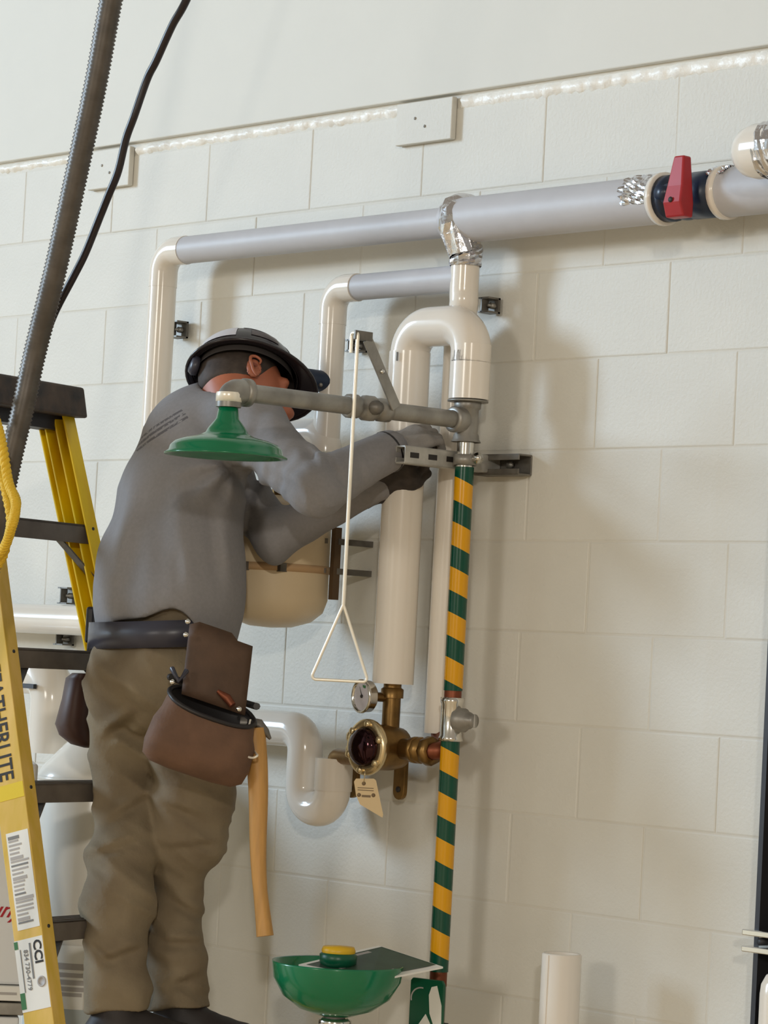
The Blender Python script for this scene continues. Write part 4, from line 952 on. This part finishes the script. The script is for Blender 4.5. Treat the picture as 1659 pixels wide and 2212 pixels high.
# body: head, neck, trunk, arms and legs as one skin surface
HU = (Z_*0.74+VIEW*0.66-RH*0.02).normalized()                    # crown direction: head bowed and tipped away
HF = (RH*0.93+VIEW*0.20-Z_*0.26); HF = (HF-HU*HF.dot(HU)).normalized()
HR = HF.cross(HU).normalized()
hc_ = J['head']
def hp_(f, r, u): return hc_+HF*f+HR*r+HU*u
def f_body(p):
    d = ellip(p, hp_(-.012, 0, .022), (HF, HR, HU), (.098, .074, .098))
    d = smin(d, ellip(p, hp_(.022, 0, -.055), (HF, HR, HU), (.068, .058, .070)), .03)
    d = smin(d, ellip(p, hp_(.058, 0, -.098), (HF, HR, HU), (.028, .030, .020)), .02)
    d = smin(d, cone(p, hp_(.085, 0, .0), hp_(.108, 0, -.036), .008, .013), .012)
    d = smin(d, cone(p, hp_(.096, 0, -.040), hp_(.092, 0, -.041), .018, .016, HR, .7), .008)
    d = smin(d, cone(p, hp_(.084, -.022, -.066), hp_(.084, .022, -.066), .007, .007), .008)
    d = smin(d, cone(p, hp_(.080, -.020, -.080), hp_(.080, .020, -.080), .008, .008), .008)
    d = smin(d, cone(p, hp_(.080, -.04, .018), hp_(.080, .04, .018), .012, .012), .015)
    for s in (-1, 1):
        d = smax(d, -ellip(p, hp_(.096, s*.032, -.004), (HF, HR, HU), (.016, .018, .012)), .010)
        d = smin(d, ellip(p, hp_(.082, s*.031, -.004), (HF, HR, HU), (.012, .012, .011)), .003)
        ear = ellip(p, hp_(-.008, s*.080, -.008), ((HF-HR*s*.3).normalized(), HR, HU), (.018, .007, .031))
        ear = smax(ear, -ellip(p, hp_(-.002, s*.090, -.006), (HF, HR, HU), (.011, .008, .021)), .003)
        d = smin(d, ear, .006)
    d = smin(d, cone(p, hp_(-.03, 0, -.05), J['nec']+Vector((0, 0, -.03)), .056, .062), .03)
    d = smin(d, f_torso(p, -.038), .04)
    d = smin(d, cone(p, J['upc'], J['Rsh'], .06, .05), .03); d = smin(d, cone(p, J['upc'], J['Lsh'], .06, .05), .03)
    d = smin(d, f_arm(p, J['Rsh'], J['Rel'], J['Rwr'], .050, .038, .028), .03)
    d = smin(d, f_arm(p, J['Lsh'], J['Lel'], J['Lwr'], .045, .036, .027), .03)
    for L in legs:
        e = None
        for (a, ra), (b, rb) in zip(L[:-1], L[1:]):
            q = cone(p, a, b, ra-.038, rb-.038); e = q if e is None else smin(e, q, .018)
        d = smin(d, e, .02)
    return d
blo = np.minimum(lo, plo)-.02; blo[2] = .72; bhi = np.maximum(hi, phi)+.02; bhi[2] = hc_.z+.15
sdf_part('body', f_body, blo, bhi, .0055, SKIN, man, 'reddish tanned face, ear and neck under the hat')
for s_e in (-1, 1):
    ew = [(-.013, .012), (-.015, .024), (-.004, .032), (.008, .028), (.010, .016), (.006, .002), (.002, -.014), (-.004, -.026), (-.008, -.030)]
    MB().tube(smooth_path([hp_(-.010+a_*(-1), s_e*.0875, -.008+b_) for a_, b_ in ew], 4), [.0022+.0018*math.sin(math.pi*min(1, i_/30)) for i_ in range(33)], 8).build('ear_rim', SKIN, man)
    MB().lathe([(.0075, 0), (.004, -.0015), (0, -.002)], hp_(-.009, s_e*.0885, -.004), HR*s_e, 14, sx=.75).build('ear_hollow_shade', mat('ear_shadow_skin', rgb(128, 66, 48), .6), man)  # darker skin disc paints the shade inside the ear
# hair under the hat
def f_hair(p):
    d = ellip(p, hp_(-.014, 0, .022), (HF, HR, HU), (.101, .0775, .101))
    d = smax(d, ((p-V3(hp_(.045, 0, .035)))@V3((HF*.8-HU*.5).normalized())), .01)
    d = smax(d, -((p-V3(hp_(0, 0, -.03)))@V3(HU)), .01)
    return d
sdf_part('hair', f_hair, V3(hc_)-.16, V3(hc_)+.16, .005, mat('brown_hair', rgb(66, 56, 50), 0.7, var=0.3, vscale=60), man)
for s in (-1, 1):
    MB().lathe([(0.0, .0115), (.005, .0095), (.008, .007)], hp_(.0825, s*.031, -.004), HF, 12).build('eye', mat('eye_white', rgb(225, 218, 210), 0.3), man)
# hard hat: shell with rolled rim and a bill, lining, stickers
hatc = hp_(-.004, 0, .044); 
def hat_pt(a, t, off=0.0):
    """a: angle round the head (0 = front), t: 0 rim .. 1 crown"""
    ca, sa = math.cos(a), math.sin(a)
    rx, ry, hz_ = .126, .106, .112
    e = t*math.pi/2
    r = math.cos(e)**0.85; hgt = math.sin(e)
    n = (HF*ca*1.0+HR*sa*1.1)*math.cos(e)+HU*math.sin(e)
    return hatc+HF*(rx*r*ca)+HR*(ry*r*sa)+HU*(hz_*hgt)+n.normalized()*off
NA, NT = 48, 12; v = []; f = []
for i in range(NT+1):
    for k in range(NA): v.append(hat_pt(2*math.pi*k/NA, min(i/NT, .995)))
for i in range(NT):
    for k in range(NA): f.append((i*NA+k, i*NA+(k+1) % NA, (i+1)*NA+(k+1) % NA, (i+1)*NA+k))
f.append(tuple(range(NT*NA, NT*NA+NA)))
hat = MB().add(v, f).build('hard_hat', HAT, man, label='black hard hat with stickers')
sol = hat.modifiers.new('thick', 'SOLIDIFY'); sol.thickness = 0.004; sol.offset = 1
# brim
v = []; f = []; NB = 5
def brim_w(a): 
    c = max(0.0, math.cos(a)); return .012 + .034*c**2.2
for j in range(NB+1):
    for k in range(NA):
        a = 2*math.pi*k/NA; w = brim_w(a)*j/NB; ca, sa = math.cos(a), math.sin(a)
        n = (HF*ca/.126+HR*sa/.106).normalized(); v.append(hat_pt(a, 0)+n*w-HU*(w*(.30+.25*max(0, ca)))+HU*.001)
for j in range(NB):
    for k in range(NA): f.append((j*NA+k, j*NA+(k+1) % NA, (j+1)*NA+(k+1) % NA, (j+1)*NA+k))
br = MB().add(v, f).build('hat_brim', HAT, hat); sol = br.modifiers.new('thick', 'SOLIDIFY'); sol.thickness = 0.005; sol.offset = 0
MB().tube([Vector(v[NB*NA+k]) for k in range(NA)], .0042, 8, closed=True).build('brim_edge', HAT, hat)
v = []
for (t, o) in ((.0, -.009), (.30, -.011)):
    for k in range(NA): v.append(hat_pt(2*math.pi*k/NA, t, o)-HU*(.016 if t == 0 else 0))
MB().add(v, [(k, (k+1) % NA, NA+(k+1) % NA, NA+k) for k in range(NA)]).build('head_band', HATIN, hat)
kn = hat_pt(math.pi, 0)-HU*.012+HF*.012
MB().lathe([(0, 0), (.022, .002), (.024, .012), (.018, .02), (0, .021)], kn+HF*.0, -HF, 16).build('ratchet_knob', BELTM, hat)
def sticker(a0, a1, t0, t1, m_, n=8):
    v = []; f = []
    for i in range(n+1):
        for j in range(n+1): v.append(hat_pt(a0+(a1-a0)*i/n, t0+(t1-t0)*j/n, .0012))
    for i in range(n):
        for j in range(n): f.append((i*(n+1)+j, (i+1)*(n+1)+j, (i+1)*(n+1)+j+1, i*(n+1)+j+1))
    MB().add(v, f).build('sticker', m_, hat)
sgn = 1 if HR.dot(TOCAM) > 0 else -1
sticker(sgn*2.05, sgn*2.85, .16, .52, STICKW); sticker(sgn*1.05, sgn*1.95, .52, .80, STICKP); sticker(sgn*.35, sgn*.80, .22, .62, STICKG); sticker(sgn*1.15, sgn*1.75, .20, .40, mat('dark_sticker', rgb(70, 56, 58), 0.3, var=0.3, vscale=40))

# gloves: palm, four fingers and a thumb, each bent round what it holds
def f_hand(wr, fwd, upv, curl, sc=1.0, thumb=1):
    fwd = fwd.normalized(); upv = (upv-fwd*upv.dot(fwd)).normalized(); sd = fwd.cross(upv).normalized()*thumb
    def q(f_, s_, u_): return wr+(fwd*f_+sd*s_+upv*u_)*sc
    chains = []
    for i, (s_, L, r) in enumerate(((.031, .078, .0105), (.010, .086, .0108), (-.011, .080, .0104), (-.030, .064, .0094))):
        p0 = q(.085, s_, .0); dirn = fwd; pts = [p0]; ang = 0
        for seg, ln in enumerate((.44, .32, .24)):
            ang += curl[seg]*(1+.08*i); dv = fwd*math.cos(ang)-upv*math.sin(ang)
            pts.append(pts[-1]+dv*(L*ln*sc))
        chains.append((pts, r*sc))
    tp_ = [q(.030, .034, -.006), q(.058, .052, -.022), q(.082, .050, -.038)]
    def fn(p):
        d = cone(p, q(-.045, 0, 0), q(.0, 0, 0), .031*sc, .029*sc, sd, .85)
        d = smin(d, cone(p, q(.0, 0, 0), q(.080, .0, .0), .020*sc, .0195*sc, sd, .45), .018)
        for pts, r in chains:
            e = cone(p, pts[0]-fwd*.012*sc, pts[0], r*1.1, r*1.08)
            for k in range(3): e = smin(e, cone(p, pts[k], pts[k+1], r*(1.06-.08*k), r*(1.0-.08*k)), .003)
            d = smin(d, e, .005)
        e = smin(cone(p, tp_[0], tp_[1], .0165*sc, .0135*sc), cone(p, tp_[1], tp_[2], .013*sc, .0105*sc), .004)
        d = smin(d, e, .010)
        return d + .0012*noise3(p*70)
    return fn, q, chains
rw = J['Rwr']+(J['Rwr']-J['Rel']).normalized()*.012
rf = (P(905, 943, .205)-P(845, 970, .27)).normalized()
fnR, qR, chR = f_hand(rw, rf, (Z_*.75+TOCAM*.55), (.35, .8, .7), 1.0, -1)
gR = sdf_part('glove', fnR, V3(rw)-.17, V3(rw)+.2, .0036, GLOVE, man, 'grey knit glove on the right hand')
MB().tube([rw+(Vector(J['Rwr'])-Vector(J['Rel'])).normalized()*(-.012)+(u_*math.cos(a)+w_*math.sin(a))*.045 for (u_, w_) in [((lambda t: (t.orthogonal().normalized(), t.cross(t.orthogonal().normalized())))((J['Rwr']-J['Rel']).normalized()))] for a in np.linspace(0, 2*math.pi, 25)[:-1]], .0042, 8, closed=True).build('glove_cuff', BLACKL, gR)
for pts, r in chR[:3]: MB().tube([pts[1]+(pts[2]-pts[1])*.5, pts[2], pts[3]], [r*.98, r*1.12, r*1.02], 10).build('rubber_fingertip', DGLOVE, gR)
lw = J['Lwr']; lf = (P(862, 1030, .19)-P(812, 1052, .21)).normalized()
fnL, qL, chL = f_hand(lw, lf, (-Z_*.55+TOCAM*.75-RH*.1), (.7, 1.0, .8), 1.05, -1)
gL = sdf_part('glove', fnL, V3(lw)-.17, V3(lw)+.2, .0036, DGLOVE, man, 'dark glove on the left hand')

# boots standing on the ladder step
for a, fw_ in ((ank[0], (RH*1.0+VIEW*.1)), (ank[1], (RH*.95+TOCAM*.25))):
    fw_ = fw_.normalized(); side_ = fw_.cross(Z_); zs = LZ1-LSP*4+.001
    hl = Vector((a.x, a.y, zs)); 
    def f_boot(p, hl=hl, fw_=fw_, side_=side_, a=a):
        d = cone(p, hl+Z_*.05, a+Z_*.04, .052, .052)
        d = smin(d, cone(p, hl-fw_*.03+Z_*.04, hl+fw_*.15+Z_*.036, .045, .042, side_, .92), .03)
        d = smin(d, cone(p, hl+fw_*.02+Z_*.07, hl+fw_*.10+Z_*.05, .045, .036), .02)
        return np.maximum(d+.0012*noise3(p*60), zs-p[:, 2])
    b_ = sdf_part('boot', f_boot, V3(hl)-np.array([.25, .25, .02]), V3(hl)+np.array([.25, .25, .2]), .006, SHOE, man, 'black work boot')

# tool belt
tb = MB(); NBt = 40; bc = J['pel']+Vector((-.012, -.018, .058)); fb = Vector((-lat.y, lat.x, 0)); v = []
for zz, o in ((-.030, 0), (.030, 0), (.030, .006), (-.030, .006)):
    for k in range(NBt):
        a = 2*math.pi*k/NBt; q = bc+lat*((.196+o)*math.cos(a))+fb*((.136+o)*math.sin(a)); v.append(q+Z_*(zz+.012*math.sin(a*1.0+.4)))
f = []
for r_ in range(4):
    for k in range(NBt): f.append((r_*NBt+k, r_*NBt+(k+1) % NBt, ((r_+1) % 4)*NBt+(k+1) % NBt, ((r_+1) % 4)*NBt+k))
belt = tb.add(v, f).build('tool_belt', BELTM, man, label='black leather tool belt')
# big suede pouch on the right hip
po = (TOCAM*.93+RH*.25).normalized(); pt_ = po.cross(Z_); pt_ = -pt_ if pt_.dot(RH) < 0 else pt_
tl = -0.27; pz = (Z_*math.cos(tl)+pt_*math.sin(tl)*-1).normalized(); pz = (Z_+pt_*.28).normalized(); pt_ = (pt_-pz*pt_.dot(pz)).normalized()
pc0 = P(455, 1512, .74)+po*0.0
pc0 = P(462, 1512, .63)
def ring(h, w, dp, off, n=28, ex=2.6, tl_=0.0):
    out = []
    for k in range(n):
        a = 2*math.pi*k/n; c_, s_ = math.cos(a), math.sin(a)
        out.append(pc0+pt_*(w*math.copysign(abs(c_)**(2/ex), c_))+po*(off+dp*math.copysign(abs(s_)**(2/ex), s_))+pz*(h-tl_*(s_+1)*.5))
    return out
rings = [ring(.012, .100, .056, .006, tl_=.055), ring(-.035, .106, .058, .010, tl_=.03), ring(-.075, .117, .058, .012), ring(-.125, .121, .055, .012), ring(-.155, .115, .046, .008), ring(-.168, .095, .03, .006), ring(-.172, .05, .01, .0)]
inner = [ring(.012, .096, .052, .006, tl_=.055), ring(-.11, .095, .04, .004)]
n_ = 28; v = [q for r_ in rings for q in r_]; f = [(i*n_+k, i*n_+(k+1) % n_, (i+1)*n_+(k+1) % n_, (i+1)*n_+k) for i in range(len(rings)-1) for k in range(n_)]; f.append(tuple(range((len(rings)-1)*n_, len(rings)*n_)))
MB().add(v, f).build('suede_pouch', LEATHER, belt, label='brown suede pouch, open at the top')
v = [q for r_ in inner for q in r_]; MB().add(v, [(k, (k+1) % n_, n_+(k+1) % n_, n_+k) for k in range(n_)]+[tuple(range(n_, 2*n_))]).build('pouch_inside', BLACKL, belt)
MB().tube(ring(.012, .100, .056, .006, tl_=.055), .0055, 8, closed=True).build('pouch_rim', BLACKL, belt)
MB().tube(ring(.018, .102, .03, -.03)[13:28]+ring(.018, .102, .03, -.03)[:2], .008, 8).build('pouch_rim', BLACKL, belt)
# rear upright panel with rivets
def pp(a, b, o): return pc0+pt_*a+pz*b+po*o
up_c = pp(0, .075, -.03)
gridv = []; gf = []
for i in range(9):
    for j in range(7):
        a = -.072+.150*i/8; b = -.010+.150*j/6; gridv.append(pp(a-.028*(j/6), b+.012*(1 if i in (1,2,3,4,5) else 0)*(j == 6), .006-.30*(a-.0)**2*6-.02*(j/6)))
for i in range(8):
    for j in range(6): gf.append((i*7+j, (i+1)*7+j, (i+1)*7+j+1, i*7+j+1))
bpn = MB().add(gridv, gf).build('pouch_back_panel', mat('brown_leather', rgb(84, 62, 46), 0.65, var=0.2, vscale=18, bump=.2, bscale=90), belt); sol = bpn.modifiers.new('thick', 'SOLIDIFY'); sol.thickness = .008; sol.offset = -1
for (x, y) in ((412, 1344), (408, 1372), (383, 1472), (516, 1532)):
    q = P(x, y, .63); q = q+TOCAM*(-(q-pc0).dot(TOCAM)+(.03 if y < 1400 else .055)); MB().lathe([(.006, -.002), (.006, .002), (.003, .004), (0, .004)], q, TOCAM, 10).build('rivet', CHROME, belt)
MB().tube([pp(-.11, .035, 0), pp(-.095, .012, .04), pp(-.08, .04, .01)], .006, 8).build('pouch_strap', BELTM, belt)
MB().tube([pp(-.005, .02, .028), pp(.02, .012, .03), pp(.035, .0, .04)], [.004, .01, .008], 10).build('pouch_tool', COPPER, belt)
# far pouch on the left hip
q0 = P(182, 1455, .55); lo_ = -RH
def ring2(h, w, dp, off): return [q0+RH*(-.012+off+w*math.cos(2*math.pi*k/20))+VIEW*(dp*math.sin(2*math.pi*k/20))+Z_*h for k in range(20)]
rg = [ring2(.0, .030, .075, .014), ring2(-.012, .036, .085, .006), ring2(-.06, .038, .09, .002), ring2(-.12, .045, .092, -.004), ring2(-.145, .042, .085, .004), ring2(-.165, .03, .07, .02), ring2(-.172, .01, .03, .03)]
v = [q for r_ in rg for q in r_]; f = [(i*20+k, i*20+(k+1) % 20, (i+1)*20+(k+1) % 20, (i+1)*20+k) for i in range(6) for k in range(20)]+[tuple(range(20)), tuple(range(120, 140))]
MB().add(v, f).build('side_pouch', DLEATHER, belt, label='dark brown leather pouch on the far hip')
MB().box(P(197, 1400, .55), (.016, .05, .10), (RH, VIEW, Z_)).build('pouch_hanger', BLACKL, belt, bevel=.004)
MB().box(P(196, 1350, .55), (.020, .05, .085), (RH, VIEW, Z_)).build('belt_clip', BLACKL, belt, bevel=.006)
# hammer hung from the belt
h0, h1 = P(548, 1575, .53), P(570, 2022, .53)
hm = thing('hammer', 'claw hammer with long wooden handle hanging from the tool belt', 'hammer', h1)
hd = (h1-h0).normalized(); L = (h1-h0).length
n_h = 14; pts = [h0+hd*(L*i/n_h)+RH*(.004*math.sin(i*.5)) for i in range(n_h+1)]
rad = [np.interp(i/n_h, [0, .12, .45, .8, .93, 1], [.025, .024, .020, .0155, .0175, .019]) for i in range(n_h+1)]
hob = MB().tube(pts, rad, 14); hob.build('handle', WOOD, hm)
MB().tube([h0+RH*-.03+Z_*.012, h0+RH*-.012+Z_*.012, h0+RH*.012+Z_*.010, h0+RH*.026+Z_*-.004, h0+RH*.038+Z_*-.020], [.015, .014, .013, .009, .003], 12).build('claw_head', STRUT, hm)
lpth = [P(541, 1555, .555), P(532, 1600, .58), P(530, 1628, .585), P(543, 1637, .585), P(556, 1632, .58), P(548, 1620, .54), P(540, 1590, .53)]
MB().tube(smooth_path(lpth, 5), .0026, 8).build('hammer_loop', SILVER, belt)
#PERSON_END

# tidy helper property
for o in bpy.data.objects:
    if '_org' in o.keys(): del o['_org']
